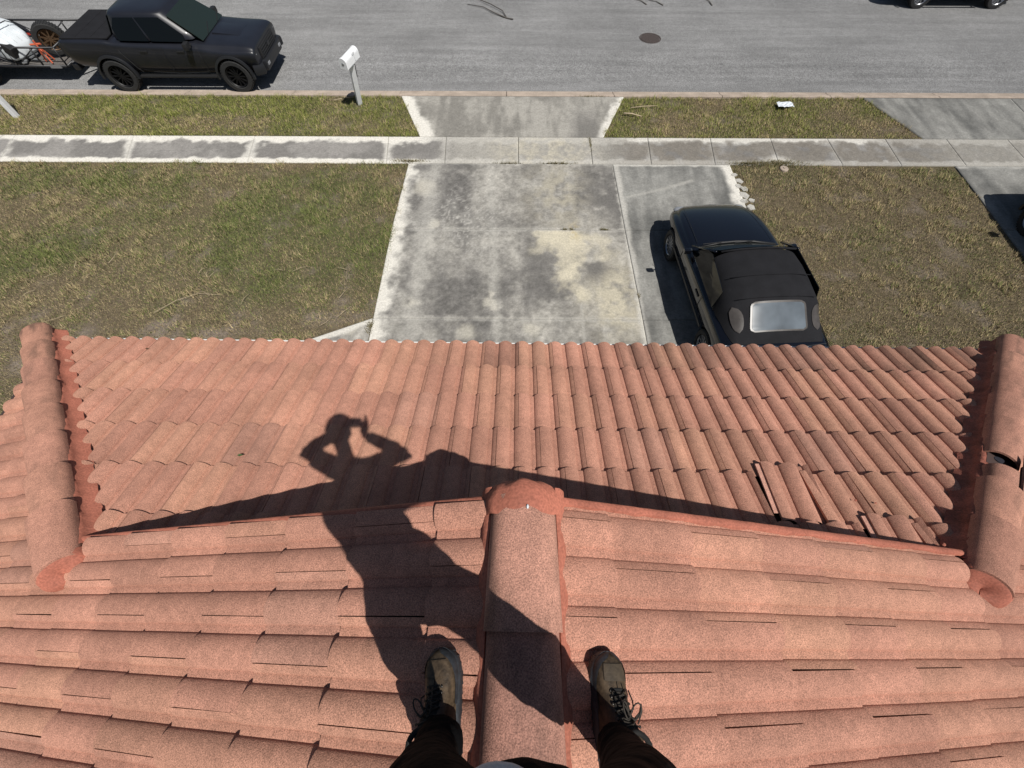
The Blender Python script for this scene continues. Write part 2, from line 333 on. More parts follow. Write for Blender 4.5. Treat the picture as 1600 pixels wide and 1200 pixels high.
def col_drive(X, Y, s, t, L, H):
    n = fbm(X*1.1, Y*1.1, 50, 6); n2 = fbm(X*4, Y*4, 55, 5); n3 = fbm(X*14, Y*14, 58, 3); st = fbm(X*3.4, Y*.6, 61, 5); n4 = fbm(X*9, Y*9, 66, 4)
    dark = sst(.30, .66, n*.42+n2*.22+st*.26+n4*.12)
    c = mix(MD*1.30+0*X[..., None], DK*.98, dark)
    c = c*(.60+.80*n3[..., None])*(.74+.52*n4[..., None])
    # pale rings and blisters left by old leaves
    cell = np.abs(vn(X*9, Y*9, 70)-.5)*2; ring = sst(.16, .02, np.abs(cell-.25))*sst(.35, .6, n4); near = np.exp(-((X+1.15)**2/.8+(Y-7.75)**2/.9)); c = mix(c, BR*.85, np.clip(ring*(near*.62+.08), 0, 1))
    c = mix(c, BR*.9, np.clip(near*.22*sst(.4, .6, n2), 0, 1))
    wv = (n2-.5)*.40+(n4-.5)*.34
    cb = np.exp(-((X-.95+.3*(n-.5))**2/.50+(Y-8.7)**2/1.2))*.62*sst(.30, .66, .6*n2+.4*n4); c = mix(c, CR*.92, np.clip(cb, 0, 1))
    d = segd(X, Y, [(.85, 7.45), (1.1, 7.15), (1.14, 6.6), (1.05, 6.25), (1.0, 5.95), (1.25, 5.75)])+wv; wid = .12+.22*sst(6.2, 7.3, Y)
    c = mix(c, CR*1.08, sst(wid+.17, wid-.10, d)*.86*(Y < 7.51)*(.72+.5*n4))
    d = segd(X, Y, [(1.35, 7.4), (1.75, 7.2), (1.9, 6.8)])+wv; c = mix(c, CR*1.0, sst(.30, .0, d)*.62*(Y < 7.51))
    d = segd(X, Y, [(.4, 6.9), (.62, 7.05)])+wv*.9; c = mix(c, CR*.92, sst(.26, 0, d)*.55)
    rb = np.exp(-((X-1.95)**2/.30+(Y-5.65)**2/.75))*sst(.28, .66, .55*n2+.45*n4+.04); c = mix(c, CR*1.0, np.clip(rb*1.05, 0, .8))
    for (px, py, r) in [(-.48, 5.52, .15), (-.40, 5.36, .09), (-1.78, 7.68, .14), (-2.1, 8.9, .35), (-2.0, 5.5, .18), (1.0, 5.62, .09), (-.45, 5.72, .08), (.35, 4.9, .2), (-.9, 4.8, .25)]:
        d = np.hypot(X-px, Y-py)+wv*.45; c = mix(c, BR*.5+CR*.45, sst(r*1.15, r*.3, d)*.6)
    dk = np.exp(-((X-2.0)**2/.14+(Y-8.6)**2/.6))*.9*sst(.28, .5, n2+.1); c = mix(c, DK*.95, np.clip(dk, 0, .8))
    dk = np.exp(-((X-.5)**2/.45+(Y-6.3)**2/.35)); c = mix(c, DK, np.clip(dk*.62*sst(.32, .6, n2+.05), 0, .7))
    dk = np.exp(-((X-1.6)**2/.06+(Y-6.45)**2/.14)); c = mix(c, DK*.9, np.clip(dk*.95*sst(.32, .55, n2+.06), 0, .8))
    c = mix(c, np.array([.44, .34, .13]), np.clip(np.exp(-((X-1.25)**2/.014+(Y-7.5)**2/.07))*.75*.6*sst(.38, .6, n3), 0, 1))
    ex = X+2.66; e = sst(.34, .06, ex+(n2-.5)*.40+(n4-.5)*.2-.03)*.95; c = mix(c, BR*1.12, e)
    e = sst(.13, .01, (9.84-Y)+(n2-.5)*.14)*.6; c = mix(c, BR, e)
    for jy in (7.53, 5.12): c = mix(c, BR*.9, sst(.08, .0, np.abs(Y-jy)+(n4-.5)*.12)*.45)
    e = sst(.11, .01, 2.38-X+(n4-.5)*.14)*.7; c = mix(c, BR, e)
    tr = sst(.14, .02, np.abs(X+.35+.06*(Y-5))+wv*.5)*.30; c = mix(c, BR*.9, tr)
    tr = sst(.30, .02, np.abs(X+1.95)+wv*.8)*.40; c = mix(c, BR*.88, tr)
    tr = sst(.05, .005, np.abs(X-1.27)+(n3-.5)*.05)*.35*(Y < 5.5); c = mix(c, BR*.9, tr)
    return c
def col_side(X, Y, s, t, L, H):
    n = fbm(X*1.3, Y*1.3, 80, 4); n2 = fbm(X*5, Y*5, 82, 4); n3 = fbm(X*13, Y*13, 85, 3)
    c = mix(DK*1.28+0*X[..., None], DK*1.75, sst(.4, .65, n)); mid = sst(-2.2, -1.3, X)*sst(3.6, 1.5, X)
    c = mix(c, MD*1.12, mid*.85); c = mix(c, CR*.9, mid*.55*sst(.36, .72, .6*n2+.4*n3)*sst(1.9, .3, np.abs(X-.7)))
    rgt = sst(1.8, 3.2, X); c = mix(c, MD*.62*np.array([1.05, .99, .93]), rgt*.75*sst(.30, .6, n2+.04)); c = mix(c, MD*1.0, rgt*sst(9.0, 11.5, X)*.7)
    c = c*(.84+.32*n3[..., None])
    yt = 10.87-Y; yb = Y-9.8; lft = sst(-1.5, -2.6, X)
    e = np.maximum(sst(.31, .15, yt+(n2-.5)*.42+(n-.5)*.2)*(.98*lft+.30*(1-lft)), sst(.20, .12, yb+(n2-.5)*.2)*(.98*lft+.35*(1-lft)))
    e = np.maximum(e, rgt*sst(5.9, 4.5, np.abs(X-5.2)+1.2)*sst(.22, .1, yt+(n2-.5)*.3)*.85)
    e = np.maximum(e, sst(.45, .12, np.hypot((X-6.4)*.7, Y-9.8)+(n2-.5)*.3)*.9)
    e = np.maximum(e, sst(.16, .0, np.minimum(s, L-s)+(n2-.5)*.22+(n-.5)*.3)*(.5*lft+.2))
    return mix(c, BR*1.14, np.clip(e, 0, 1))
def col_apron(X, Y, s, t, L, H):
    n = fbm(X*1.6, Y*1.6, 90, 4); n2 = fbm(X*5, Y*5, 92, 4); n3 = fbm(X*14, Y*14, 95, 3); st = fbm(X*6, Y*1.1, 97, 3)
    c = mix(MD*.70+0*X[..., None], MD*1.1, sst(.36, .64, .5*n+.5*st)); c = c*(.84+.32*n3[..., None])
    hl = -2.44-(Y-10.9)*.39; hr = 2.2+(Y-10.9)*.39
    e = np.maximum(sst(.42, .22, X-hl+(n2-.5)*.36), sst(.26, .10, hr-X+(n2-.5)*.28)*.95); c = mix(c, BR*1.12, e)
    c = mix(c, DK*1.1, sst(.5, .2, np.abs(X-1.75)+(n2-.5)*.4)*.55*sst(12.6, 11.6, Y)); return c
def col_light(X, Y, s, t, L, H):
    n = fbm(X*.8, Y*.8, 100, 4); n2 = fbm(X*5, Y*5, 102, 4); st = fbm(X*5, Y*.8, 107, 4)
    c = mix(np.array([.135, .134, .126])+0*X[..., None], np.array([.275, .27, .25]), sst(.32, .68, .5*n+.5*st)); c = c*(.80+.4*n2[..., None])*(.82+.36*fbm(X*14, Y*14, 109, 3)[..., None])
    c = mix(c, BR*.75, sst(.07, .0, segd(X, Y, [(2.5, 8.6), (3.4, 8.9), (4.1, 9.2)])+(n2-.5)*.05)*.55)
    e = sst(.12, .02, np.minimum(X-2.38, 9)+(n2-.5)*.1)*.6; c = mix(c, BR, np.clip(e, 0, 1)*(X < 5.3))
    e = sst(.30, .12, 5.12-X+(n2-.5)*.22)*(X < 5.3)*sst(7.8, 8.6, Y); c = mix(c, BR*1.15, e)
    e = sst(.10, .03, 9.8-Y+(n2-.5)*.1)*.7*(Y < 9.85); c = mix(c, BR*1.05, e); return c
sj = [(-26, -26), (-23.8, -23.8), (-20.9, -20.9), (-18.6, -18.4), (-15.8, -15.5), (-12.75, -12.55), (-9.73, -9.46), (-6.64, -6.5), (-3.24, -3.14), (-1.78, -1.73), (.04, .05), (1.84, 1.83), (3.3, 3.24), (4.87, 4.77), (6.38, 6.30), (7.8, 7.82), (9.25, 9.22), (10.78, 10.76), (12.3, 12.3), (13.8, 13.8), (15.3, 15.3), (16.8, 16.8), (18.3, 18.3), (19.8, 19.8), (22, 22), (25, 25)]
quads = []
for (t0, b0), (t1, b1) in zip(sj[:-1], sj[1:]): quads.append([(b0, 9.80), (b1, 9.80), (t1, 10.87), (t0, 10.87)])
slab_mesh('sidewalk', quads, col_side)
slab_mesh('driveway', [[(-2.68, 7.53), (2.345, 7.53), (2.31, 9.795), (-2.60, 9.795)], [(-2.68, 5.12), (2.40, 5.12), (2.345, 7.53), (-2.68, 7.53)], [(-2.68, 2.2), (2.43, 2.2), (2.40, 5.12), (-2.68, 5.12)]], col_drive)
slab_mesh('driveway_extension', [[(2.345, 7.53), (5.14, 7.53), (5.12, 9.795), (2.31, 9.795)], [(2.40, 5.12), (5.16, 5.12), (5.14, 7.53), (2.345, 7.53)], [(2.43, 2.2), (5.16, 2.2), (5.16, 5.12), (2.40, 5.12)]], col_light)
slab_mesh('driveway_apron', [[(-2.45, 10.875), (2.19, 10.875), (2.92, 12.74), (-3.17, 12.74)]], col_apron)
slab_mesh('house_walk', [[(-5.2, 3.0), (-2.69, 3.0), (-2.69, 5.12), (-5.2, 3.95)]], lambda X, Y, s, t, L, H: mix(col_drive(X+3.4, Y, s, t, L, H), BR*1.0, sst(.16, .06, 5.12-(-2.69-X)*.46-Y+(fbm(X*4, Y*4, 77, 3)-.5)*.2)))
slab_mesh('neighbour_driveway', [[(10.48, 7.6), (16.5, 7.6), (16.5, 9.79), (10.48, 9.79)], [(10.48, 5.0), (16.5, 5.0), (16.5, 7.6), (10.48, 7.6)], [(10.48, 1.0), (16.5, 1.0), (16.5, 5.0), (10.48, 5.0)],
     [(10.22, 10.875), (13.4, 10.875), (13.4, 12.74), (9.42, 12.74)], [(13.4, 10.875), (17.6, 10.875), (18.5, 12.74), (13.4, 12.74)]], col_light, step=.06)
def kerb():
    b = MB(); prof = [(12.745, -.05), (12.75, .002), (12.80, .006), (12.86, -.004), (12.97, -.045), (13.13, -.068), (13.14, -.12)]
    x = -30.0; xs = [-30]
    while xs[-1] < 30: xs.append(xs[-1]+2.95)
    xs = [q+.21 for q in xs]
    for a, c in zip(xs[:-1], xs[1:]):
        n = 12; b.grid([[(a+.008+(c-a-.016)*i/n, y, z) for (y, z) in prof] for i in range(n+1)][::-1])
        for k in (a+.008, c-.008): b.add([(k, y, z) for y, z in prof], [tuple(range(len(prof)))])
    prop(b.build('kerb', M['kerb'], smooth=True, angle=35), kind='structure')
    b = MB(); prof = [(20.85, -.12), (20.86, -.068), (21.02, -.045), (21.13, -.004), (21.2, .004), (21.26, 0), (21.27, -.1)]
    b.grid([[(x, y, z) for (y, z) in prof] for x in (-40, 0, 40)][::-1]); prop(b.build('far_kerb', M['kerb'], smooth=True, angle=35), kind='structure')
kerb()
b = MB(); nx = 60
b.grid([[(-60+120*i/nx, y, ROADZ+.03*math.sin(math.pi*(y-13.1)/7.75)) for y in np.linspace(13.135, 20.855, 9)] for i in range(nx+1)][::-1]); prop(b.build('road', M['asphalt'], smooth=True), kind='structure')
b = MB(); b.add([(-60, 21.26, -.03), (60, 21.26, -.03), (60, 60, 0), (-60, 60, 0)], [(0, 1, 2, 3)], cols=[(.10, .11, .05)]*4); prop(b.build('far_verge', M['soil']), kind='structure')

# ================================================================== HOUSE
PSI = R_(-0.3162)
XR, ZE, DE, DG, W = .031, CAMZ-3.4066, 2.327, .4118, 4.479
AL = R_(22.6723); TA = math.tan(AL); CA = math.cos(AL); SA = math.sin(AL); ZR = ZE+W*TA
RR = .1525; S1 = .382; S2 = .361; YB = -7.0
DH = DE-DG
house = empty('house', (0, 0, 0), PSI, 'house under a weathered salmon concrete tile roof with raised hip caps and a small gable', 'house')
HM = Matrix.Rotation(PSI, 4, 'Z')
SAL = np.array([.428, .216, .154]); TAN = np.array([.50, .270, .180]); RED = np.array([.40, .175, .122]); GRY = np.array([.35, .20, .15])
def hprof(t):
    t = t-math.floor(t)
    if t < .80: return .036*math.sin(math.pi*t/.80)**.66
    return .0015*math.sin(math.pi*(t-.80)/.20)
def tint():
    r = random.random()
    base = SAL*(random.uniform(.88, 1.10))
    if r < .08: base = base*.4+TAN*.6
    elif r < .36: base = base*.68+TAN*.32
    elif r < .42: base = base*.6+GRY*.4
    return base
def tile(b, fr, us, vb, slen, stain=0., lift=0., twist=0., r=RR, u_cut=None, du=0., col=None, T=.017, lap=.035):
    """one double roll tile: left edge at us (already on the seam), butt end at vb"""
    O, U, V, N = fr; L = slen+lap; g = .0016
    ts = sorted(set([.2+2*k/26 for k in range(27)]+[.76, .785, .80, 1.0, 1.012, 1.03, 1.06, 1.76, 1.785, 1.80, 2.0, 2.012, 2.03, 2.06])); c0 = tint() if col is None else col
    n = len(ts); vs = [0, .006, .5, 1]; rows = []; cols = []
    jl = random.uniform(-.0018, .0018); jt = random.uniform(-.004, .004); jh = random.uniform(-.0015, .002)
    cen = us+r
    for vv in vs:
        row = []
        for t in ts:
            q = .0014 if vv == 0 else 0
            uu = (t-.2)*r; uu = g+uu*(1-2*g/(2*r)); vl = vv*L if vv != .006 else .006
            h = hprof(t)+.021*(1-vl/slen)+jh+lift*(1-vl/slen)-q
            pu = uu-r; pv = vl
            pu2 = pu*math.cos(twist+jt)-pv*math.sin(twist+jt); pv2 = pu*math.sin(twist+jt)+pv*math.cos(twist+jt)
            row.append((cen+du+pu2, vb+jl+pv2, h))
            f = (t % 1); pan = 1 if (f > .78 or f < .02) else 0
            c = c0*(1-.18*pan)+RED*.18*pan
            if stain:
                k = stain*fbm(us*3+t*1.2, (vb+vl)*3, 120, 4); k = max(0, (k-.22*1))*1.6; c = c*(1-min(.75, k))+np.array([.05, .045, .035])*min(.75, k)
            cols.append(c)
        rows.append(row)
    top = rows; low = [[(p[0], p[1], p[2]-T) for p in rows[0]]]
    P = lambda p: O+U*p[0]+V*p[1]+N*p[2]
    b.grid([[P(p) for p in rw] for rw in top], cols=cols)
    b.grid([[P(p) for p in low[0]], [P(p) for p in rows[0]]], cols=[c*.85 for c in cols[:n]]*2)
    for j, sgn in ((0, 1), (n-1, -1)):      # side edges: left one coloured lighter as if sunlit, right one darker
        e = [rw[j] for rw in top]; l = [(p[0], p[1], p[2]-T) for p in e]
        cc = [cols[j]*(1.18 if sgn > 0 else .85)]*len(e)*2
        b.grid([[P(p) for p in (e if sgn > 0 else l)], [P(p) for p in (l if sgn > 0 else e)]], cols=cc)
def bisect(o, planes):
    bm = bmesh.new(); bm.from_mesh(o.data)
    for co, no in planes:
        bmesh.ops.bisect_plane(bm, geom=bm.verts[:]+bm.edges[:]+bm.faces[:], plane_co=co, plane_no=no, clear_outer=True)
    bm.to_mesh(o.data); bm.free(); return o
def tmesh(b, name, planes, parent=house):
    o = b.build(name, M['tile'], parent, smooth=True, angle=38)
    bisect(o, planes)
    o.data.polygons.foreach_set('use_smooth', [True]*len(o.data.polygons)); o.data.set_sharp_from_angle(angle=R_(38)); return o
FL = (Vector((XR-.0395, DE, ZE)), Vector((1, 0, 0)), Vector((0, -CA, SA)), Vector((0, SA, CA)))
FLL = FL
FRM = {1: (Vector((XR+W, DG-.0333, ZE)), Vector((0, -1, 0)), Vector((-CA, 0, SA)), Vector((SA, 0, CA))),
       -1: (Vector((XR-W, DG-.135-.78*RR, ZE)), Vector((0, 1, 0)), Vector((CA, 0, SA)), Vector((-SA, 0, CA)))}
HOFF = .140
s2 = math.sqrt(.5)
# --- front hip slope
b = MB(); loose = []
NC = 7
for k in range(NC):
    i0 = -32 if k % 2 == 0 else -31
    for i in range(i0, 32, 2):
        us = (i+.2)*RR
        x = us+RR+FL[0].x; vb = k*S1
        d_edge = min(x-(XR-W), (XR+W)-x)
        if d_edge < k*S1*CA-.45: continue
        key = (k, i)
        if key in ((5, 11), (6, 11), (6, 13), (6, 12), (5, 12), (5, 13)) and False: continue
        lift = 0; tw = 0; du = 0
        if x > 1.6 and random.random() < .12 and k > 1: tw = random.uniform(-.018, .01)
        if 2.3 < x < 2.75 and k in (3, 4): tw = -.016
        if k == 4 and 1.55 < x < 2.1: tw = .006
        st = (.75 if k == 0 else (.30 if k == 1 else .08))*(sst(-3.5, 2.5, x)*.8+.2)*random.uniform(.5, 1.2)+(.25 if random.random() < .08 else 0)
        if (k == 4 and 1.66 < x < 1.96) or (k == 5 and 1.98 < x < 2.28): loose.append((us, vb, x)); continue
        tile(b, FL, us, vb, S1, stain=st, lift=0, twist=tw)
c1 = Vector((XR-W, DE, 0)); n1 = Vector((-s2, -s2, 0)); c2 = Vector((XR+W, DE, 0)); n2 = Vector((s2, -s2, 0))
front_planes = [(c1+Vector((s2, s2, 0))*0-n1*HOFF, n1), (c2-n2*HOFF, n2), (Vector((0, DG-.12, 0)), Vector((0, -1, 0)))]
tmesh(b, 'hip_slope_tiles', front_planes)
# --- main slopes
V0 = (W-.30)/CA
for side in (1, -1):
    fr = FRM[side]; bA = MB(); bB = MB(); bC = MB(); O, U, V, N = fr
    for mI in range(-1, 13):
        vb = V0-mI*S2
        for j in range(-60, 60, 1):
            if (j+mI) % 2: continue
            us = (j+.2)*RR; ya = (O+U*us).y; yb = (O+U*(us+2*RR)).y; ylo, yhi = min(ya, yb), max(ya, yb)
            if yhi < YB or ylo > DE+.1: continue
            dx0 = vb*CA; dx1 = (vb+S2+.035)*CA         # distance in from the eave
            if dx0 > W: continue
            if dx0 < DH and ylo > DE-dx0+.1: continue
            if dx0 > DH-.02 and ylo > DG: continue
            st = .15 if mI > 9 else (random.uniform(.25, .5) if random.random() < .22 else 0.06)
            tgt = bB if dx0 > DH-.02 else (bC if yhi < DG+.02 else bA)
            tile(tgt, fr, us, vb, S2, stain=st, twist=random.uniform(-.004, .004))
    hn = Vector((side*-s2, s2, 0))*1.0
    hipn = Vector((side*(-s2), s2, 0)); hc = Vector((XR+side*W, DE, 0))
    # outward for the main slope at the hip: towards the street and inwards
    pa = [(hc-hipn*HOFF, hipn), (Vector((XR+side*(W+.02), 0, 0)), Vector((side, 0, 0))), (Vector((XR+side*.095, 0, 0)), Vector((-side, 0, 0)))]
    tmesh(bA, 'side_slope_tiles', pa)
    tmesh(bC, 'rear_slope_tiles', pa[1:])
    tmesh(bB, 'upper_slope_tiles', [(Vector((0, DG-.012, 0)), Vector((0, 1, 0))), (Vector((XR+side*.095, 0, 0)), Vector((-side, 0, 0)))])
# --- membrane under the tiles
b = MB(); e = -.02
for side in (1, -1):
    x0 = XR+side*W; x1 = XR+side*(W-DH)
    pts = [(x0, YB), (x0, DE), (x1, DG-.03), (XR, DG-.03), (XR, YB)]
    vs = [(x, y, ZE+(W-abs(x-XR))*TA+e) for x, y in pts]; b.add(vs, [(0, 1, 2, 3, 4) if side < 0 else (4, 3, 2, 1, 0)])
b.add([(XR-W, DE, ZE+e), (XR+W, DE, ZE+e), (XR+W-DH-.1, DG-.1, ZE+(DH+.1)*TA+e), (XR-W+DH+.1, DG-.1, ZE+(DH+.1)*TA+e)], [(0, 1, 2, 3)])
b.build('underlay', M['membrane'], house)
# --- loose and slipped tiles (own things)
def looset(name, us, vb, lift, tw, du, dv, label, first=True, chip=False):
    b = MB(); cu_ = us+RR; base = FL[0]+FL[1]*cu_+FL[2]*vb
    f2 = (FL[1]*(-cu_)-FL[2]*vb+Vector((0, 0, 0)), FL[1], FL[2], FL[3])
    tile(b, f2, us+du, vb+dv, S1, lift=lift, twist=tw, col=SAL*1.04, T=.02, lap=.03)
    O2, U2, V2, N2 = f2; ll = S1; rr_ = []
    for v_ in (0, ll*.5, ll*.92):
        q = O2+U2*(us+du-.0)+V2*(vb+dv+v_)+U2*(-math.sin(tw)*(v_-ll/2))+N2*(.010+(lift+.021)*(1-v_/ll)); rr_.append([q-U2*.040-N2*.004, q-U2*.038+N2*.004, q+U2*.006+N2*.006, q+U2*.008-N2*.012])
    b.grid(rr_[::-1], cols=[np.array([.60, .33, .25])]*12)
    o = b.build(name, M['tile'], None, smooth=True, angle=38)
    o.location = HM @ base; o.rotation_euler = (0, 0, PSI)
    prop(o, label, 'roof tile', 'slipped tiles on the front slope'); return o
for n_, (us, vb, x) in enumerate(loose):
    if n_ == 0: looset('roof_tile', us, vb, .030, .045, .062, -.045, 'slipped tile sitting raised and crooked over a dark gap, nearer the shadow band')
    else: looset('roof_tile', us, vb, .026, .055, .060, -.035, 'slipped tile beside the crooked raised one, nearer the right hip')
# crumbs of mortar by the slipped tiles
def onslope(x, y, h): return HM @ Vector((x, y, ZE+(DE-y)*TA+h))
for i in range(6):
    bb = MB(); s_ = random.uniform(.006, .012); bb.ell((0, 0, 0), (s_, s_*.8, s_*.5), 4)
    for k in range(len(bb.v)): bb.v[k] = tuple(q*random.uniform(.8, 1.15) for q in bb.v[k])
    x = random.choice([random.uniform(1.95, 2.3), random.uniform(2.2, 2.45)]); y = random.uniform(.5, .8) if x < 2.2 else random.uniform(.42, .5)
    o = bb.build('mortar_crumb', M['mortar']); o.location = onslope(x, y, .06); prop(o, 'small red crumb of broken mortar by the slipped tiles', 'mortar crumb', 'mortar crumbs by the slipped tiles')

# --- caps
def cap(p, d, up, L, w0, w1, hh, col, name, cut=None, tw=0, stain=0):
    """barrel cap: p lower end centre on the hip line, d direction uphill, up normal"""
    p = Vector(p); d = Vector(d).normalized(); sd_ = d.cross(Vector(up)).normalized(); u = sd_.cross(d).normalized()
    if tw: sd_ = (Matrix.Rotation(tw, 3, u) @ sd_); d = Matrix.Rotation(tw, 3, u) @ d
    b = MB(); n = 20; rows = []; low = []; cols = []
    nv = 8
    for i in range(nv+1):
        s = i/nv; w_ = w0+(w1-w0)*s; lift = .030*(1-s); row = []; lr = []
        for k in range(n+1):
            a = math.pi*(k/n); ca, sa = math.cos(a), math.sin(a)
            x = -math.copysign(abs(ca)**.9, ca)*w_; z = sa**.85*hh if sa > 0 else 0
            q = p+d*(L*s)+sd_*x+u*(z+lift); row.append(q); lr.append(q-u*(.013*sa)+sd_*(.013*ca))
            c = np.array(col)*(.9+.2*fbm(k*.3+p.x*3, i*.4+p.y*3, 130, 3))
            kk = stain*sst(.48, .72, fbm(k*.35+p.x*7, i*.3+p.y*5, 140, 4))
            c = c*(1-kk)+np.array([.045, .038, .03])*kk
            cols.append(c)
        rows.append(row); low.append(lr)
    fs = []; N = n+1
    for i in range(nv):
        for k in range(n):
            if cut and cut(i/nv, k/n): continue
            a = i*N+k; fs.append((a, a+1, a+1+N, a+N))
    b.add([q for r in rows for q in r], fs, cols=cols)
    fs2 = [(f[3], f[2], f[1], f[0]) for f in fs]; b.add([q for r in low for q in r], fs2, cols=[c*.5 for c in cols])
    # rim strips on boundary
    bd = {}
    for f in fs:
        for a, c in zip(f, f[1:]+f[:1]):
            if (c, a) in bd: del bd[(c, a)]
            else: bd[(a, c)] = 1
    R0 = [q for r in rows for q in r]; R1 = [q for r in low for q in r]
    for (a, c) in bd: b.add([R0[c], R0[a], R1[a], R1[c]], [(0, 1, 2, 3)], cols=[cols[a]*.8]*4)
    return b.build(name, M['tile'], house, smooth=True, angle=45)
CW = .118; CH = .098
# ridge
y = DG-.05
Lc = .40
ZC = ZR-.035
capc = [SAL*np.array([1.0, 1.04, 1.08]), SAL*np.array([.90, .92, .98])]
k = 0; yy = .362
while yy > YB:
    c = capc[k % 2] if k < 2 else tint(); L = .44
    cap((XR, yy-.364 if k == 0 else yy-.40, ZC+.012), (0, 1, 0), (0, 0, 1), .40 if k == 0 else .45, CW+.002, CW-.008, CH+.028, c, 'ridge_cap', stain=.42 if k == 0 else .3)
    yy -= .364 if k == 0 else .40; k += 1
# hip caps
hips = {}
for side in (-1, 1):
    p0 = Vector((XR+side*W, DE, ZE)); p1 = Vector((XR+side*(W-DH), DG, ZE+DH*TA)); d = (p1-p0); Lh = d.length; d.normalize()
    sdv = d.cross(Vector((0, 0, 1))).normalized(); up = sdv.cross(d).normalized()
    p0 = p0-d*.02; n = 8; ex = (Lh+.24)/n; hips[side] = (p0, d, up, sdv, ex)
    for i in range(n):
        cc = tint()*.5+SAL*.5; cut = None; tw = random.uniform(-.012, .012)
        st = [.75, .5, .4, .3, .3, .45, .35, .2][i]
        if side == 1 and i == 5: cut = lambda s, k: (s < .40 and .42 < k < 1.0) or (.30 < k < .42 and s < .90)
        if side == 1 and i == 5: tw = .05
        q = p0+d*(ex*i)+up*(.045+(.012 if (side == 1 and i == 5) else 0))
        cap(q, d, up, ex+.05, CW+.004, CW-.012, CH, cc*(.92 if i < 5 else 1), 'hip_cap', cut=cut, tw=tw, stain=st*.8)
# mortar beds
def strip(b, A, B, da, side_v, up, prof, n=60, jit=.006, seed=0, mi=0):
    A = Vector(A); B = Vector(B); rows = []
    for i in range(n+1):
        p = A.lerp(B, i/n); row = []
        for q, (o, h) in enumerate(prof):
            j = (vn(i*.7+q*3.1, seed*7.3, 7)-.5)*2*jit; row.append(p+Vector(side_v)*(o+j)+Vector(up)*(h+j*.5))
        rows.append(row)
    b.grid(rows, mi)
for side in (-1, 1):
    p0, d, up, sdv, ex = hips[side]; A = p0+d*.0; B = p0+d*(ex*8-.03)
    b = MB(); o = HOFF
    strip(b, A, B, 0, sdv, up, [(-o-.04, -.02), (-o-.005, .012), (-o+.012, .028), (-.120, .05), (-.110, .075), (-.09, .08), (.09, .08), (.110, .075), (.120, .05), (o-.012, .028), (o+.005, .012), (o+.04, -.02)], n=130, jit=.007, seed=side+3)
    b.build('hip_mortar', M['mortar_shaded'] if side > 0 else M['mortar'], house, smooth=True, angle=60)
    # closure at both ends
    for (P, sg, tl) in ((p0+d*(ex*8+.040), 1, .07), (p0-d*.005, -1, .02)):
        rows = []
        for rr_, dep in ((1.07, -.9), (1.09, .0), (1.0, .45), (.7, .8), (.35, .95), (.02, 1.0)):
            rows.append([P+sdv*(-math.cos(a)*.112*rr_)+up*(.03+math.sin(a)*.10*rr_-(.0 if math.sin(a) > 0 else 0))+d*(sg*tl*dep*(.35+.65*(1-max(0, math.sin(a))))) for a in [(-.25+1.5*k/20)*math.pi for k in range(21)]])
        b = MB(); b.grid(rows if sg < 0 else rows[::-1]); b.build('hip_end_mortar', M['mortar'], house, smooth=True)
# ridge mortar, both sides + rounded end
b = MB()
for sg in (-1, 1):
    strip(b, (XR, YB, ZR), (XR, DG+.03, ZR), 0, (sg, 0, 0), (0, 0, 1), [(.098, -.02), (.113, .010), (.124, .003), (.133, -.012), (.142, -.034), (.148, -.06)], n=120, jit=.0045, seed=sg+5)
b.build('ridge_mortar', M['mortar'], house, smooth=True, angle=60)
b = MB(); rows = []
for s, dep in ((1.02, -.022), (1.05, -.012), (1.05, .02), (.98, .055), (.85, .08), (.55, .10), (.2, .108), (.02, .11)):
    rows.append([(XR-math.cos(a)*.128*s+.004*math.sin(7*a+dep*60), .362+dep+.006*math.sin(5*a), ZR-.035+math.sin(a)*(.138)*s-(.02 if math.sin(a) < 0 else 0)+.003*math.sin(9*a+2)) for a in [(-.12+1.24*k/26)*math.pi for k in range(27)]])
b.grid(rows); b.build('ridge_end_mortar', M['mortar'], house, smooth=True)
# pale droppings stain on the ridge end
b = MB(); b.ell((XR+.006, .378, ZR+.1035), (.006, .020, .003), 6); b.ell((XR+.012, .350, ZR+.111), (.004, .008, .003), 5); b.ell((XR-.004, .405, ZR+.098), (.004, .010, .003), 5); b.build('white_splash', M['whiteplast'], house, smooth=True)
# rake mortar strips and gable wall
b = MB()
for sg in (-1, 1):
    n = 60; rows = []
    for i in range(n+1):
        dd = .10+(DH+2.55-DH-.0)*i/n*1.0
        dd = .10+(W-DH-.02-.10)*i/n; z = ZR-dd*TA; j = (vn(i*.9, sg*3.3, 9)-.5); j2 = vn(i*2.3, sg*1.3, 8)-.5
        row = [(XR+sg*dd, DG-.026+j*.012, z+.02), (XR+sg*dd, DG-.018+j2*.006, z+.034), (XR+sg*dd, DG-.008, z+.035+j2*.002), (XR+sg*dd, DG+.006+j2*.003, z+.026), (XR+sg*dd, DG+.014, z+.008), (XR+sg*dd, DG+.014, z-.05), (XR+sg*dd, DG-.0, z-.055)]
        rows.append(row if sg < 0 else row[::-1])
    b.grid(rows)
b.build('rake_mortar', M['mortar'], house, smooth=True, angle=50)
b = MB(); yg = DG-.03; zb = ZE+(DE-yg)*TA-.1
xl = XR-(W-DH)-.05; xr_ = XR+(W-DH)+.05
for yy_ in (yg, yg-.1):
    b.add([(xl, yy_, zb), (xr_, yy_, zb), (xr_, yy_, ZR-(W-DH+.05)*TA), (XR, yy_, ZR-.03), (xl, yy_, ZR-(W-DH+.05)*TA)], [(0, 1, 2, 3, 4)])
b.build('gable_wall', M['stucco'], house)
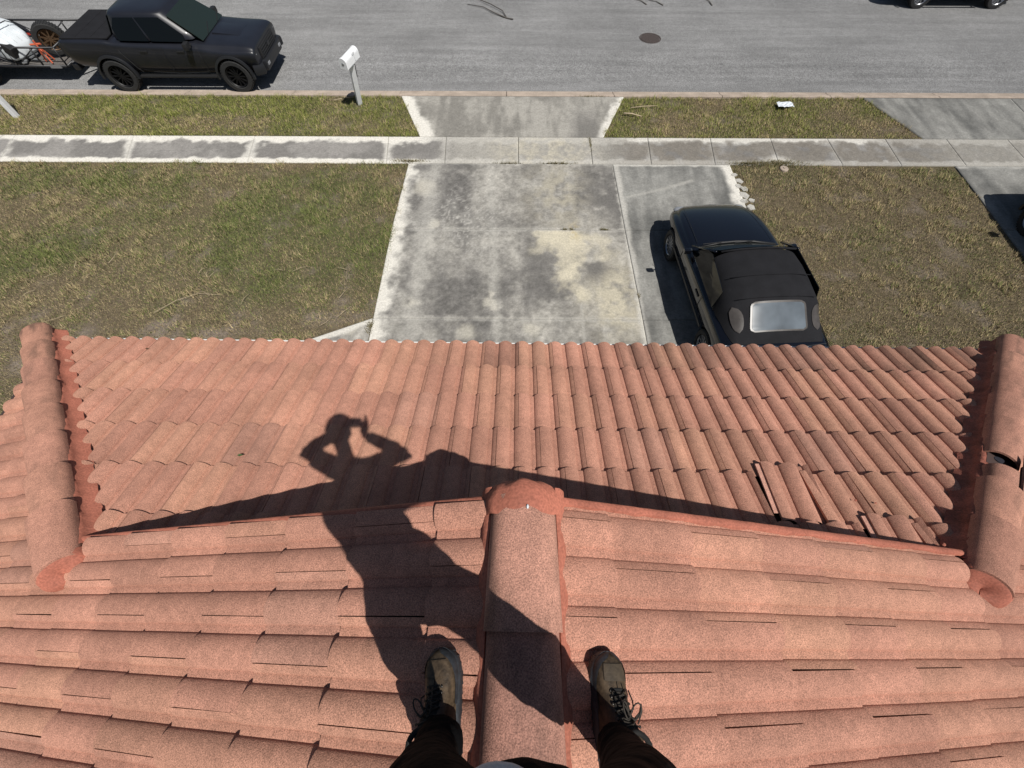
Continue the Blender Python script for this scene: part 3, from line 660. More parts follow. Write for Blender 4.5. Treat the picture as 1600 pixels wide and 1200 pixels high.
# eaves: fascia, drip edge, soffit, walls
b = MB(); zf = ZE-.03
b.box((XR, DE-.02, zf-.09), (2*W, .025, .17)); b.box((XR-W+.01, (DE+YB)/2-.02, zf-.09), (.025, DE-YB, .17)); b.box((XR+W-.01, (DE+YB)/2-.02, zf-.09), (.025, DE-YB, .17))
b.build('fascia', M['trim'], house)
b = MB(); b.box((XR, DE+.018, zf+.012), (2*W+.03, .05, .008)); b.build('drip_edge', M['trim'], house)
b = MB(); b.box((XR, (DE+YB)/2-.05, zf-.165), (2*W-.06, DE-YB-.1, .012)); b.build('soffit', M['trim'], house)
b = MB(); yw = DE-.55; t = .2; hh = zf-.18; 
for c_, d_ in (((XR, yw, hh/2-.06), (2*W-1.1, t, hh+.1)), ((XR, YB+.3, hh/2-.06), (2*W-1.1, t, hh+.1)), ((XR-W+.65, (yw+YB+.3)/2, hh/2-.06), (t, yw-YB-.3-t, hh+.1)), ((XR+W-.65, (yw+YB+.3)/2, hh/2-.06), (t, yw-YB-.3-t, hh+.1))): b.box(c_, d_)
b.build('wall', M['stucco'], house)
b = MB()
for q in range(4):
    b.box((.0, yw+.115, .28+.55*q), (4.88, .03, .53), bev=.01)
b.build('garage_door', M['white'], house)
# vent pipe in the hole of the broken cap, and a dark sheet standing in for its shade
p0, d, up, sdv, ex = hips[1]
q = p0+d*(ex*5+.06)
b = MB(); b.tube([q+up*(-.05)-sdv*.02, q+up*.092+sdv*.02], .026, 14); b.build('vent_pipe', M['pipe'], house, smooth=True, angle=40)
b = MB(); b.add([q+up*.083+sdv*a_*.085+d*c_ for a_, c_ in ((-1, -.06), (1, -.06), (1, .10), (-1, .10))], [(0, 1, 2, 3)]); b.build('cap_hole_shade', M['membrane'], house)

# ================================================================== VEHICLES
def loft_body(st, name, m_, parent, wells, wr, ww, sub=2):
    b = MB(); rows = []
    for (x, zb, zm, zs, zt, wb, wm, ws) in st:
        h = [(0, zb), (wb*.8, zb), (wb, zb+.05), (wm, zm), (wm*.992, zm*.4+zs*.6), (ws*.35+wm*.65, zs-.025), (ws, zs), (ws-.03, zs+.5*(zt-zs)), (ws-.10, zs+.72*(zt-zs)), (ws*.5, zt-.004), (0, zt)]
        rows.append([(x, -y, z) for y, z in h]+[(x, y, z) for y, z in h[-2:0:-1]])
    b.grid(rows, close=True, caps=True); o = b.build(name, m_, parent); fixn(o)
    bake(o, [('SUBSURF', dict(levels=sub, render_levels=sub))])
    cb = MB()
    for (x, z, sgn, yw) in wells:
        cb.lathe([(.001, 0), (wr, 0), (wr, ww), (.001, ww)], (x, (yw-ww+.12) if sgn > 0 else (-yw-.12), z), 'y', 32)
    c = cb.build('cut', M['plastic']); fixn(c); c.parent = parent
    bake(o, [('BOOLEAN', dict(operation='DIFFERENCE', object=c, solver='EXACT'))], angle=32)
    bpy.data.objects.remove(c); return o
def wheel(parent, x, y, z, r, wd, sgn, rimm, spokes=10, sw=.02, rr=None):
    rr = rr or r*.68
    e = empty('wheel', (0, 0, 0)); e.parent = parent; e.location = (x, y, z)
    b = MB(); q = wd/2
    b.lathe([(rr, -q*.8), (rr*1.05, -q), (r*.93, -q*.98), (r*.985, -q*.8), (r, -q*.5), (r, q*.5), (r*.985, q*.8), (r*.93, q*.98), (rr*1.05, q), (rr, q*.8)], (0, 0, 0), 'y', 40)
    for k in range(40):
        a = 2*math.pi*k/40; b.box((r*1.003*math.cos(a), 0, r*1.003*math.sin(a)), (.012, wd*.82, r*.07), M4=Matrix.Rotation(-a, 4, 'Y'))
    b.build('tyre', M['rubber'], e, smooth=True, angle=35)
    b = MB(); o_ = sgn*q
    b.lathe([(rr, -q*.7), (rr, q*.7)], (0, 0, 0), 'y', 40); b.lathe([(rr, o_*.72), (rr*.94, o_*.86), (rr*.88, o_*.70)], (0, 0, 0), 'y', 40)
    b.lathe([(.001, o_*.62), (rr*.2, o_*.62), (rr*.24, o_*.40), (rr*.3, 0)], (0, 0, 0), 'y', 20)
    for k in range(spokes):
        a = 2*math.pi*k/spokes; b.box((rr*.56*math.cos(a), o_*.55, rr*.56*math.sin(a)), (rr*.75, q*.22, sw*2), M4=Matrix.Rotation(-a, 4, 'Y'))
    b.lathe([(.001, -.01*sgn), (rr*.9, -.01*sgn)], (0, 0, 0), 'y', 24, 0)
    b.build('rim', rimm, e, smooth=True, angle=30); return e
def frust(b, base, top, zb, zt, crown=.03, n=8):
    """greenhouse: base (x0,x1,w0,w1) top (x0,x1,w0,w1); returns corner function"""
    def P(u, v, s):   # u along, v up, s side (-1..1)
        x0 = base[0]*(1-v)+top[0]*v; x1 = base[1]*(1-v)+top[1]*v; w0 = base[2]*(1-v)+top[2]*v; w1 = base[3]*(1-v)+top[3]*v
        bow = 1+.0*u; x = x0+(x1-x0)*u; w = w0+(w1-w0)*u; return Vector((x, s*w, zb+(zt-zb)*v))
    return P
def pane(name, pts, m_, parent, off=.006, thick=.004, bev=.0):
    """flat polygon panel of real thickness, set proud along its normal"""
    pts = [Vector(p) for p in pts]; nrm = Vector((0, 0, 0))
    for i in range(1, len(pts)-1): nrm += (pts[i]-pts[0]).cross(pts[i+1]-pts[0])
    nrm.normalize(); n = len(pts); b = MB()
    a = [p+nrm*off for p in pts]; c = [p-nrm*thick for p in pts]
    b.add(a+c, [tuple(range(n)), tuple(range(2*n-1, n-1, -1))]+[(i, i+n, (i+1) % n+n, (i+1) % n) for i in range(n)])
    return b.build(name, m_, parent)

def truck():
    t = empty('pickup_truck', (-9.17, 13.93, ROADZ+.005), 0, 'dark grey crew cab pickup truck with covered bed parked along the near kerb', 'pickup truck')
    W2 = .93
    st = [(-2.68, .62, .86, 1.13, 1.16, .74, .84, .82), (-2.65, .55, .86, 1.19, 1.22, .80, .90, .88), (-2.35, .50, .88, 1.20, 1.225, .82, .92, .89), (-1.6, .50, .88, 1.20, 1.225, .84, .93, .895), (-1.40, .47, .86, 1.19, 1.22, .86, .925, .885), (-1.28, .46, .84, 1.12, 1.16, .86, .91, .88),
          (.1, .42, .82, 1.09, 1.15, .86, .91, .87), (.85, .44, .82, 1.06, 1.16, .86, .91, .86), (1.0, .46, .82, 1.05, 1.15, .86, .925, .855), (1.55, .48, .84, 1.00, 1.12, .84, .935, .83), (1.98, .48, .82, 1.0, 1.10, .80, .925, .83), (2.18, .46, .80, .99, 1.08, .80, .915, .83), (2.28, .47, .78, .97, 1.03, .78, .89, .81), (2.31, .50, .76, .94, .98, .74, .86, .77)]
    body = loft_body(st, 'body', M['truck'], t, [(-1.58, .40, 1, .93), (-1.58, .40, -1, .93), (1.57, .40, 1, .93), (1.57, .40, -1, .93)], .45, .34)
    for x in (-1.58, 1.57):
        for sg in (1, -1): wheel(t, x, sg*(.93-.12), .395, .395, .26, sg, M['rim'], 12, .012)
        for sg in (1, -1):
            b = MB(); rows = []
            for k in range(25):
                a = R_(-6+192*k/24); ca, sa = math.cos(a), math.sin(a); q = .445
                rows.append([(x+ca*q, sg*.80, .40+sa*q), (x+ca*q, sg*.950, .40+sa*q), (x+ca*(q+.008), sg*.955, .40+sa*(q+.008)), (x+ca*(q+.060), sg*.945, .40+sa*(q+.060)), (x+ca*(q+.064), sg*.90, .40+sa*(q+.064))])
            b.grid(rows if sg > 0 else rows[::-1]); b.build('fender_flare', M['satin'], t, smooth=True, angle=40)
    # cab
    P = frust(None, (-1.34, 1.03, .865, .82), (-1.14, .24, .69, .67), 1.10, 1.71)
    b = MB(); rows = []
    for v in (0, .25, .5, .8, .93):
        rows.append([P(0, v, -1), P(0, v, -.5), P(0, v, 0), P(0, v, .5), P(0, v, 1), P(.33, v, 1), P(.66, v, 1), P(1, v, 1), P(1.03 if v < .9 else 1, v, .5), P(1.04 if v < .9 else 1, v, 0), P(1.03 if v < .9 else 1, v, -.5), P(1, v, -1), P(.66, v, -1), P(.33, v, -1)])
    ctr = Vector((-.45, 0, 0))
    for k_, zz in ((.97, 1.705), (.88, 1.732), (.5, 1.752), (.05, 1.757)):
        rows.append([Vector((ctr.x+(p.x-ctr.x)*k_, p.y*k_, zz)) for p in rows[4]])
    b.grid(rows[::-1], close=True, caps=True); cab = b.build('cab', M['truck'], t, smooth=True, angle=50); fixn(cab)
    bake(cab, [('SUBSURF', dict(levels=1, render_levels=1))], angle=45)
    for sg in (-1, 1):
        A = [P(.12, .16, sg), P(.455, .13, sg), P(.475, .88, sg), P(.15, .88, sg), P(.085, .55, sg)]; B = [P(.485, .13, sg), P(.86, .10, sg), P(.935, .34, sg), P(.90, .88, sg), P(.505, .88, sg)]
        for q in (A, B):
            w_ = pane('side_window', q if sg < 0 else q[::-1], M['glass'], t, off=.012)
        for hx in (-.55, .42):
            b = MB(); b.box((hx, sg*.915, .99), (.20, .035, .035), bev=.012); b.build('door_handle', M['plastic'], t, smooth=True, angle=40)
        e = MB(); e.box((.72, sg*1.01, 1.16), (.13, .20, .15), bev=.045); e.tube([(.76, sg*.86, 1.13), (.74, sg*.95, 1.13)], .02); e.build('side_mirror', M['plastic'], t, smooth=True, angle=50)
        b = MB(); b.box((.0, sg*.87, .40), (2.1, .12, .05), bev=.02); b.build('running_board', M['plastic'], t)
        # door cut lines
        b = MB()
        for pts in ([(-1.22, .895, 1.10), (-1.16, .928, .95), (-.98, .925, .62), (-.90, .90, .5)], [(-.05, .905, 1.08), (-.05, .93, .86), (-.05, .90, .5)], [(.86, .905, 1.04), (.90, .935, .82), (.88, .90, .52)], [(-.62, .885, .50), (.1, .885, .47), (.88, .885, .5)]):
            b.tube([(p[0], sg*(p[1]-.010), p[2]) for p in pts], .006, 5)
        b.build('door_seam', M['plastic'], t)
        b = MB(); b.ell((2.18, sg*.78, .87), (.13, .11, .07), 10, M4=Matrix.Rotation(sg*-.6, 4, 'Z')); b.build('headlight', M['lamp'], t, smooth=True)
        b = MB(); b.box((2.40, sg*.50, .56), (.05, .14, .07), bev=.015); b.build('fog_lamp', M['lamp'], t)
        b = MB(); b.box((-2.66, sg*.83, .97), (.06, .10, .30), bev=.02); b.build('tail_lamp', M['plastic'], t)
    q = [P(1.035, .08, -.90), P(1.04, .08, 0), P(1.035, .08, .90), P(1.02, .88, .90), P(1.02, .88, 0), P(1.02, .88, -.90)]
    pane('windscreen', [p+Vector((.004, 0, 0)) for p in q], M['wglass'], t, off=.012)
    for sg in (-.35, .35):
        b = MB(); b.tube([(1.06, sg, 1.17), (.93, sg+.42, 1.26)], .010, 6); b.build('wiper', M['plastic'], t)
    q = [P(0, .25, .8), P(0, .25, -.8), P(0, .85, -.8), P(0, .85, .8)]; pane('rear_window', q, M['glass'], t, off=.01)
    b = MB(); b.box((-1.98, 0, 1.228), (1.24, 1.62, .03), bev=.012)
    for x in (-2.2, -1.8): b.box((x, 0, 1.244), (.012, 1.5, .006))
    b.build('bed_cover', M['canvas'], t)
    b = MB(); b.box((2.305, 0, .79), (.07, 1.12, .28), bev=.03); b.build('grille', M['plastic'], t, smooth=True, angle=40)
    b = MB()
    for z in (.67, .73, .79, .85): b.box((2.344, 0, z+.03), (.02, .98, .018))
    b.box((2.355, 0, .81), (.02, .14, .10), bev=.01); b.build('grille_bar', M['satin'], t)
    b = MB(); b.box((2.30, 0, .54), (.22, 1.30, .24), bev=.06); b.box((2.20, .75, .54), (.30, .34, .22), bev=.06, M4=Matrix.Rotation(-.5, 4, 'Z')); b.box((2.20, -.75, .54), (.30, .34, .22), bev=.06, M4=Matrix.Rotation(.5, 4, 'Z')); b.build('front_bumper', M['satin'], t, smooth=True, angle=40)
    b = MB(); b.box((-2.72, 0, .56), (.16, 1.6, .16), bev=.04); b.build('rear_bumper', M['plastic'], t, smooth=True, angle=40)
    b = MB(); b.box((1.48, 0, 1.122), (.72, .60, .03), bev=.014, M4=Matrix.Rotation(.085, 4, 'Y')); b.build('hood_scoop', M['truck'], t, smooth=True, angle=40)
    b = MB(); b.box((-.95, .30, 1.765), (.10, .04, .06), taper=.5, bev=.01); b.build('roof_antenna', M['plastic'], t)
    b = MB(); b.box((0, 0, .42), (4.3, 1.2, .12)); b.build('chassis', M['plastic'], t)
truck()

def convertible():
    t = empty('convertible_car', (4.05, 5.60, .004), R_(93.6), 'black convertible car with its black canvas roof up, parked beside the driveway joint', 'convertible')
    st = [(-2.08, .34, .50, .66, .70, .55, .62, .55), (-2.04, .26, .50, .76, .80, .66, .76, .68), (-1.8, .22, .52, .84, .885, .74, .84, .74), (-1.3, .22, .54, .86, .92, .76, .87, .78), (-.6, .20, .54, .85, .90, .78, .88, .80), (.3, .20, .54, .82, .88, .78, .88, .79), (.62, .20, .54, .80, .90, .78, .88, .79),
          (1.2, .22, .52, .75, .84, .77, .88, .78), (1.65, .24, .48, .67, .755, .72, .83, .72), (1.90, .24, .44, .58, .67, .66, .76, .64), (2.02, .28, .42, .52, .59, .56, .66, .54), (2.05, .34, .42, .48, .53, .45, .55, .44)]
    loft_body(st, 'body', M['black_paint'], t, [(-1.22, .30, 1, .88), (-1.22, .30, -1, .88), (1.22, .30, 1, .88), (1.22, .30, -1, .88)], .345, .26)
    for x in (-1.22, 1.22):
        for sg in (1, -1): wheel(t, x, sg*.775, .295, .295, .19, sg, M['alloy'], 12, .013)
    # soft top: loft in x
    rows = []
    def sec(x, zb, zt, wb, wt, n=18):
        r = []
        for k in range(n+1):
            a = math.pi*k/n; ca = math.cos(a); sa = math.sin(a)
            yy = -math.copysign(abs(ca)**.62, ca); f = sa**.55
            wv = wb*(1-f)+wt*f; wv = wt+(wb-wt)*(1-f); r.append((x, yy*wv if k not in (0,) else -wb, zb+(zt-zb)*f))
        return r
    for q in [(-1.62, .885, .89, .66, .60), (-1.55, .885, .955, .70, .62), (-1.36, .885, 1.06, .745, .62), (-1.18, .885, 1.17, .765, .62), (-1.02, .885, 1.265, .80, .68), (-.90, .885, 1.31, .80, .68), (-.6, .885, 1.345, .80, .68), (-.3, .885, 1.35, .80, .68), (-.02, .885, 1.325, .79, .66)]: rows.append(sec(*q))
    b = MB(); b.grid(rows); b.add(rows[-1], [tuple(range(19))])
    o = b.build('soft_top', M['canvas'], t, smooth=True, angle=60); fixn(o)
    b = MB(); b.tube([(-.025, -.60, 1.305), (-.015, -.3, 1.335), (-.01, 0, 1.342), (-.015, .3, 1.335), (-.025, .60, 1.305)], .018, 6)
    b.tube([(-.60, -.62, 1.30), (-.6, -.3, 1.348), (-.6, 0, 1.352), (-.6, .3, 1.348), (-.60, .62, 1.30)], .007, 5); b.tube([(-1.0, -.60, 1.24), (-1.0, -.3, 1.278), (-1.0, 0, 1.283), (-1.0, .3, 1.278), (-1.0, .60, 1.24)], .006, 5)
    b.build('roof_bow', M['canvas'], t, smooth=True)
    # rear plastic windows follow the loft
    def roofz(x, y):
        st_ = [(-1.62, .89), (-1.55, .955), (-1.36, 1.06), (-1.18, 1.17), (-1.02, 1.265), (-.9, 1.31)]
        z = np.interp(x, [q[0] for q in st_], [q[1] for q in st_]); return z-.045*(abs(y)/.6)**3*1.0
    def rwin(nm, m_, x0, x1, y0, y1, off, rad):
        b = MB(); rows = []; n = 14
        for i in range(n+1):
            u = i/n; x = x0+(x1-x0)*u
            dd = max(0, rad-min(u, 1-u)*abs(x1-x0)); ins = rad-math.sqrt(max(0, rad*rad-dd*dd)); wsc = 1+.06*(1-u)
            rows.append([(x, (y0+ins+(y1-y0-2*ins)*k/10)*wsc, roofz(x, (y0+(y1-y0)*k/10))+off) for k in range(11)])
        b.grid(rows); return b.build(nm, m_, t, smooth=True)
    rwin('window_surround', M['vinyl_edge'], -1.47, -1.055, -.415, .415, .012, .07); rwin('rear_window', M['vinyl'], -1.45, -1.085, -.385, .385, .016, .04)
    for sg in (1, -1):
        stq = [(-1.62, .885, .89, .66, .60), (-1.55, .885, .955, .70, .62), (-1.36, .885, 1.06, .745, .62), (-1.18, .885, 1.17, .765, .62), (-1.02, .885, 1.265, .80, .68), (-.90, .885, 1.31, .80, .68)]
        b = MB(); rows = []
        for i in range(9):      # quarter window laid on the loft
            u = i/8; x_ = -1.46+.40*u; par = [float(np.interp(x_, [q[0] for q in stq], [q[m_] for q in stq])) for m_ in range(1, 5)]
            half = math.sqrt(max(0, 1-(2*u-1)**2))*.5; row = []
            for k in range(7):
                a = math.pi*(.185+.090*half*(k/3-1)*1.9-.02*u); f = math.sin(a)**.55; yy = math.cos(a)**.62; wv = par[3]+(par[2]-par[3])*(1-f)
                row.append((x_, sg*(yy*wv+.010), par[0]+(par[1]-par[0])*f+.008))
            rows.append(row)
        b.grid(rows); b.build('quarter_window', M['vinyl_edge'], t, smooth=True)
        q = [(-.86, .812, .90), (.44, .800, .90), (.12, .705, 1.20), (-.0, .690, 1.235), (-.80, .735, 1.20)]; q = [(a, sg*(b_+.004), c) for a, b_, c in q]
        pane('side_window', q[::-1] if sg > 0 else q, M['glass'], t, off=.010)
        b = MB(); b.tube([(.56, sg*.77, .90), (.28, sg*.73, 1.09), (0, sg*.66, 1.285)], .022, 8); b.build('windscreen_pillar', M['black_paint'], t, smooth=True)
        b = MB(); b.box((.42, sg*.905, .915), (.09, .13, .085), bev=.035); b.tube([(.44, sg*.80, .89), (.43, sg*.87, .90)], .016); b.build('side_mirror', M['black_paint'], t, smooth=True, angle=50)
        b = MB(); b.box((-.38, sg*.875, .72), (.17, .02, .03), bev=.008); b.build('door_handle', M['plastic'], t)
        b = MB(); b.tube([(-.55, sg*.868, .82), (-.57, sg*.882, .55), (-.5, sg*.86, .26)], .004, 4); b.build('door_seam', M['plastic'], t); b = MB(); b.tube([(.62, sg*.868, .80), (.62, sg*.882, .55), (.6, sg*.86, .26)], .004, 4); b.build('door_seam', M['plastic'], t)
        b = MB(); b.box((0, sg*.893, .50), (1.9, .012, .05), bev=.004); b.build('side_moulding', M['plastic'], t)
        b = MB(); b.tube([(-.86, sg*.803, .895), (.5, sg*.803, .888)], .008, 6); b.build('belt_trim', M['chrome'], t)
        b = MB(); b.ell((1.93, sg*.52, .54), (.10, .17, .06), 8, M4=Matrix.Rotation(sg*-.25, 4, 'Z')); b.build('headlight', M['lamp'], t, smooth=True)
        b = MB(); b.tube([(1.78, sg*.60, .735), (1.2, sg*.64, .835), (.66, sg*.66, .885)], .0035, 4); b.build('hood_seam', M['plastic'], t)
        b = MB(); b.box((-2.06, sg*.56, .62), (.06, .26, .12), bev=.02); b.build('tail_lamp', M['red'], t)
    # windscreen, curved
    b = MB(); rows = []
    for i in range(9):
        v = i/8; rows.append([(.58-.52*v-.10*(y_/.7)**2*(1-.5*v), y_*(1-.14*v), .905+.40*v) for y_ in np.linspace(-.70, .70, 15)])
    b.grid(rows); b.build('windscreen', M['wglass'], t, smooth=True)
    b = MB(); b.tube([(.52, -.66, .895), (.60, -.3, .905), (.62, 0, .905), (.60, .3, .905), (.52, .66, .895)], .022, 6); b.build('cowl', M['plastic'], t, smooth=True)
    for y0 in (-.32, .22):
        b = MB(); b.tube([(.61, y0, .915), (.50, y0+.42, .985)], .008, 5); b.build('wiper', M['plastic'], t)
    b = MB(); b.tube([(1.98, -.5, .585), (2.0, 0, .60), (1.98, .5, .585)], .006, 5); b.build('nose_seam', M['plastic'], t)
    b = MB(); b.tube([(-1.66, -.70, .89), (-1.70, -.4, .905), (-1.71, 0, .912), (-1.70, .4, .905), (-1.66, .70, .89)], .006, 5); b.build('boot_lid_seam', M['satin'], t)
    b = MB(); b.box((0, 0, .28), (3.4, 1.2, .12)); b.build('chassis', M['plastic'], t)
convertible()
for o_ in [o for o in bpy.data.objects if o.name.startswith('convertible_car')]:
    for ch in o_.children:      # the body is a little wider than first measured
        if ch.type == 'MESH':
            for v in ch.data.vertices: v.co.y *= 1.055
        else: ch.location.y *= 1.06

CONV_W = 1.055
def suv(loc, rz, label, group=None):
    t = empty('parked_car', loc, rz, label, 'car', group)
    st = [(-2.20, .40, .62, .90, .98, .66, .78, .74), (-2.16, .32, .62, 1.0, 1.06, .74, .85, .80), (-1.7, .28, .62, 1.0, 1.08, .80, .91, .84), (-.6, .27, .62, .97, 1.06, .82, .91, .84), (.6, .27, .62, .95, 1.04, .82, .91, .84), (1.0, .28, .62, .93, 1.04, .82, .91, .83), (1.6, .29, .60, .88, .97, .78, .89, .78), (2.05, .30, .54, .78, .86, .70, .82, .68), (2.20, .34, .50, .68, .76, .60, .70, .56), (2.23, .38, .50, .62, .68, .52, .60, .5)]
    loft_body(st, 'body', M['suv'], t, [(-1.27, .34, 1, .91), (-1.27, .34, -1, .91), (1.27, .34, 1, .91), (1.27, .34, -1, .91)], .38, .28)
    for x in (-1.27, 1.27):
        for sg in (1, -1):
            wheel(t, x, sg*.80, .335, .335, .21, sg, M['alloy'], 10, .014)
            b = MB(); rows = []
            for k in range(19):
                a = R_(-10+200*k/18); q = .385; ca, sa = math.cos(a), math.sin(a)
                rows.append([(x+ca*q, sg*.86, .34+sa*q), (x+ca*q, sg*.93, .34+sa*q), (x+ca*(q+.05), sg*.93, .34+sa*(q+.05)), (x+ca*(q+.055), sg*.88, .34+sa*(q+.055))])
            b.grid(rows if sg > 0 else rows[::-1]); b.build('wheel_arch_trim', M['plastic'], t, smooth=True, angle=40)
    P = frust(None, (-2.05, 1.10, .83, .80), (-1.75, .25, .62, .60), 1.0, 1.58); b = MB(); rows = []
    for v in (0, .3, .6, .9, 1): rows.append([P(0, v, -1), P(0, v, 0), P(0, v, 1), P(.33, v, 1), P(.66, v, 1), P(1, v, 1), P(1.02, v, 0), P(1, v, -1), P(.66, v, -1), P(.33, v, -1)])
    for k_, z_ in ((.9, 1.615), (.5, 1.635), (.1, 1.64)): rows.append([Vector((-.75+(p.x+.75)*k_, p.y*k_, z_)) for p in rows[4]])
    b.grid(rows[::-1], close=True, caps=True); o = b.build('cabin', M['suv'], t); fixn(o); bake(o, [('SUBSURF', dict(levels=1, render_levels=1))], angle=45)
    for sg in (-1, 1):
        for (a, c) in ((.05, .27), (.30, .58), (.61, .93)):
            q = [P(a, .12, sg), P(c, .12, sg), P(c-.02, .84, sg), P(a+.01, .84, sg)]; pane('side_window', q if sg < 0 else q[::-1], M['glass'], t, off=.012)
        b = MB(); b.box((.75, sg*1.0, 1.05), (.12, .18, .13), bev=.04); b.tube([(.78, sg*.86, 1.02), (.77, sg*.94, 1.02)], .018); b.build('side_mirror', M['suv'], t, smooth=True, angle=50)
        b = MB(); b.box((0, sg*.90, .31), (1.75, .05, .09), bev=.015); b.build('sill', M['plastic'], t)
        b = MB(); b.box((0, sg*.915, .335), (1.7, .012, .018)); b.build('sill_trim', M['chrome'], t)
        b = MB(); b.ell((2.02, sg*.64, .74), (.17, .12, .06), 8, M4=Matrix.Rotation(sg*-.4, 4, 'Z')); b.build('headlight', M['lamp'], t, smooth=True)
        b = MB(); b.box((-2.15, sg*.72, .86), (.08, .16, .2), bev=.02); b.build('tail_lamp', M['red'], t)
    pane('windscreen', [P(1.02, .1, -.88), P(1.025, .1, .88), P(1.02, .86, .88), P(1.02, .86, -.88)], M['wglass'], t, off=.02)
    pane('rear_window', [P(0, .2, .8), P(0, .2, -.8), P(0, .85, -.8), P(0, .85, .8)], M['glass'], t, off=.014)
    b = MB(); b.box((2.2, 0, .56), (.06, .8, .16), bev=.02); b.build('grille', M['plastic'], t)
    b = MB(); b.box((0, 0, .35), (3.8, 1.2, .14)); b.build('chassis', M['plastic'], t); return t
suv((14.55, 19.15, ROADZ+.02), 0, 'dark car with bright alloy wheels parked on the far side of the road')
suv((11.62, 6.25, .004), R_(90), 'dark car on the neighbouring driveway, only its edge and shadow showing')

# ------------------------------------------------------------------ trailer and load
def trailer():
    t = empty('utility_trailer', (-14.2, 14.30, ROADZ+.005), 0, 'black open rail utility trailer hitched behind the dark pickup', 'trailer')
    b = MB(); b.box((-.08, 0, .42), (3.64, 1.56, .05)); b.build('deck', M['deck'], t)
    b = MB(); hz = .86
    for sg in (-1, 1):
        b.tube([(-1.9, sg*.80, hz), (1.75, sg*.80, hz)], .024, 6); b.tube([(-1.9, sg*.80, .42), (1.75, sg*.80, .42)], .03, 6)
        for x in (-1.9, -1.1, -.35, .4, 1.1, 1.75): b.tube([(x, sg*.80, .42), (x, sg*.80, hz)], .022, 6)
        b.tube([(.4, sg*.80, .42), (1.2, sg*.80, hz)], .014, 5); b.tube([(-.35, sg*.80, hz), (.4, sg*.80, .42)], .014, 5)
    b.tube([(1.75, -.8, hz), (1.75, .8, hz)], .024, 6); b.tube([(1.75, -.8, .42), (1.75, .8, .42)], .03, 6); b.tube([(-1.9, -.8, hz), (-1.9, .8, hz)], .024, 6)
    b.build('rail', M['steel'], t, smooth=True)
    b = MB(); b.tube([(1.75, -.6, .42), (2.3, 0, .45)], .035, 6); b.tube([(1.75, .6, .42), (2.3, 0, .45)], .035, 6); b.tube([(2.2, 0, .45), (2.52, 0, .47)], .045, 8); b.build('drawbar', M['steel'], t)
    b = MB(); b.tube([(2.0, -.12, .10), (2.0, -.12, .75)], .028, 8); b.tube([(2.0, -.12, .75), (2.12, -.12, .76)], .015, 6); b.build('trailer_jack', M['steel'], t)
    for sg in (-1, 1):
        wheel(t, -.6, sg*.92, .32, .32, .19, sg, M['galv'], 6, .02)
        b = MB(); rows = [[(-.6+.38*math.cos(a), sg*.80, .34+.38*math.sin(a)), (-.6+.38*math.cos(a), sg*1.05, .34+.38*math.sin(a))] for a in [math.pi*k/12 for k in range(13)]]
        b.grid(rows); b.build('mudguard', M['steel'], t, smooth=True)
    for sg in (-1, 1):
        b = MB(); b.box((-.2, sg*.84, .50), (.16, .02, .05)); b.build('reflector', M['red'], t)
        b = MB(); b.box((1.45, sg*.835, .42), (.30, .02, .07)); b.build('side_plate', M['galv'], t)
    # spare wheel upright on the front rail
    e = wheel(t, 1.42, -.28, .86, .37, .24, -1, M['bronze'], 9, .014); e.rotation_euler = (0, .1, R_(24)); e.name = 'spare_wheel'
    # load
    c = empty('white_tank', (-14.05, 13.98, ROADZ+.50), R_(-20), 'white moulded tank strapped on the trailer deck behind the spare wheel', 'tank')
    b = MB(); rows = []
    for (x, w_, z0, z1) in [(-.55, .15, .30, .55), (-.50, .30, .15, .66), (-.3, .40, .05, .74), (.1, .42, .03, .70), (.45, .38, .03, .52), (.62, .26, .08, .36), (.66, .12, .14, .28)]:
        rows.append([(x, w_*math.copysign(abs(math.cos(a))**.28, math.cos(a)), (z0+z1)/2+(z1-z0)/2*math.copysign(abs(math.sin(a))**.28, math.sin(a))) for a in [2*math.pi*k/20 for k in range(20)]])
    b.grid(rows, close=True, caps=True); o = b.build('tank_shell', M['whiteplast'], c, smooth=True, angle=60); fixn(o)
    for x in (-.15, .28):
        b = MB(); b.tube([(x, -.44, .1), (x+.02, -.40, .62), (x+.03, -.2, .745), (x+.03, .2, .745), (x+.02, .41, .6), (x, .44, .1)], .012, 5); b.build('strap', M['steel'], c)
    for y_ in (-.22, -.07, .08, .23):
        b = MB(); b.tube([(-.46, y_, .66), (-.3, y_, .735), (.1, y_, .70), (.45, y_, .52), (.60, y_, .36)], .014, 6); b.build('moulded_rib', M['whiteplast'], c, smooth=True)
    b = MB(); b.box((.50, -.30, .30), (.30, .18, .26), bev=.03, M4=Matrix.Rotation(.4, 4, 'Y')); b.build('corner_guard', M['plastic'], c)
    b = MB(); b.tube([(.1, -.1, .70), (.1, -.1, .78)], .07, 12); b.build('tank_cap', M['plastic'], c, smooth=True, angle=40)
    # orange hand winch, blue bundle, loose metal parts on the deck
    c = empty('jack_stand', (-12.95, 13.62, ROADZ+.46), R_(-15), 'orange steel stand beside the spare wheel on the trailer', 'jack stand')
    b = MB(); b.tube([(-.12, 0, .02), (0, 0, .42)], .02, 6); b.tube([(.14, -.05, .02), (0, 0, .42)], .02, 6); b.tube([(.02, .14, .02), (0, 0, .42)], .02, 6); b.build('stand_leg', M['orange'], c)
    b = MB(); b.tube([(-.16, -.04, .42), (.12, .04, .44)], .025, 6); b.tube([(0, 0, .3), (0, 0, .52)], .022, 6); b.build('stand_head', M['orange'], c)
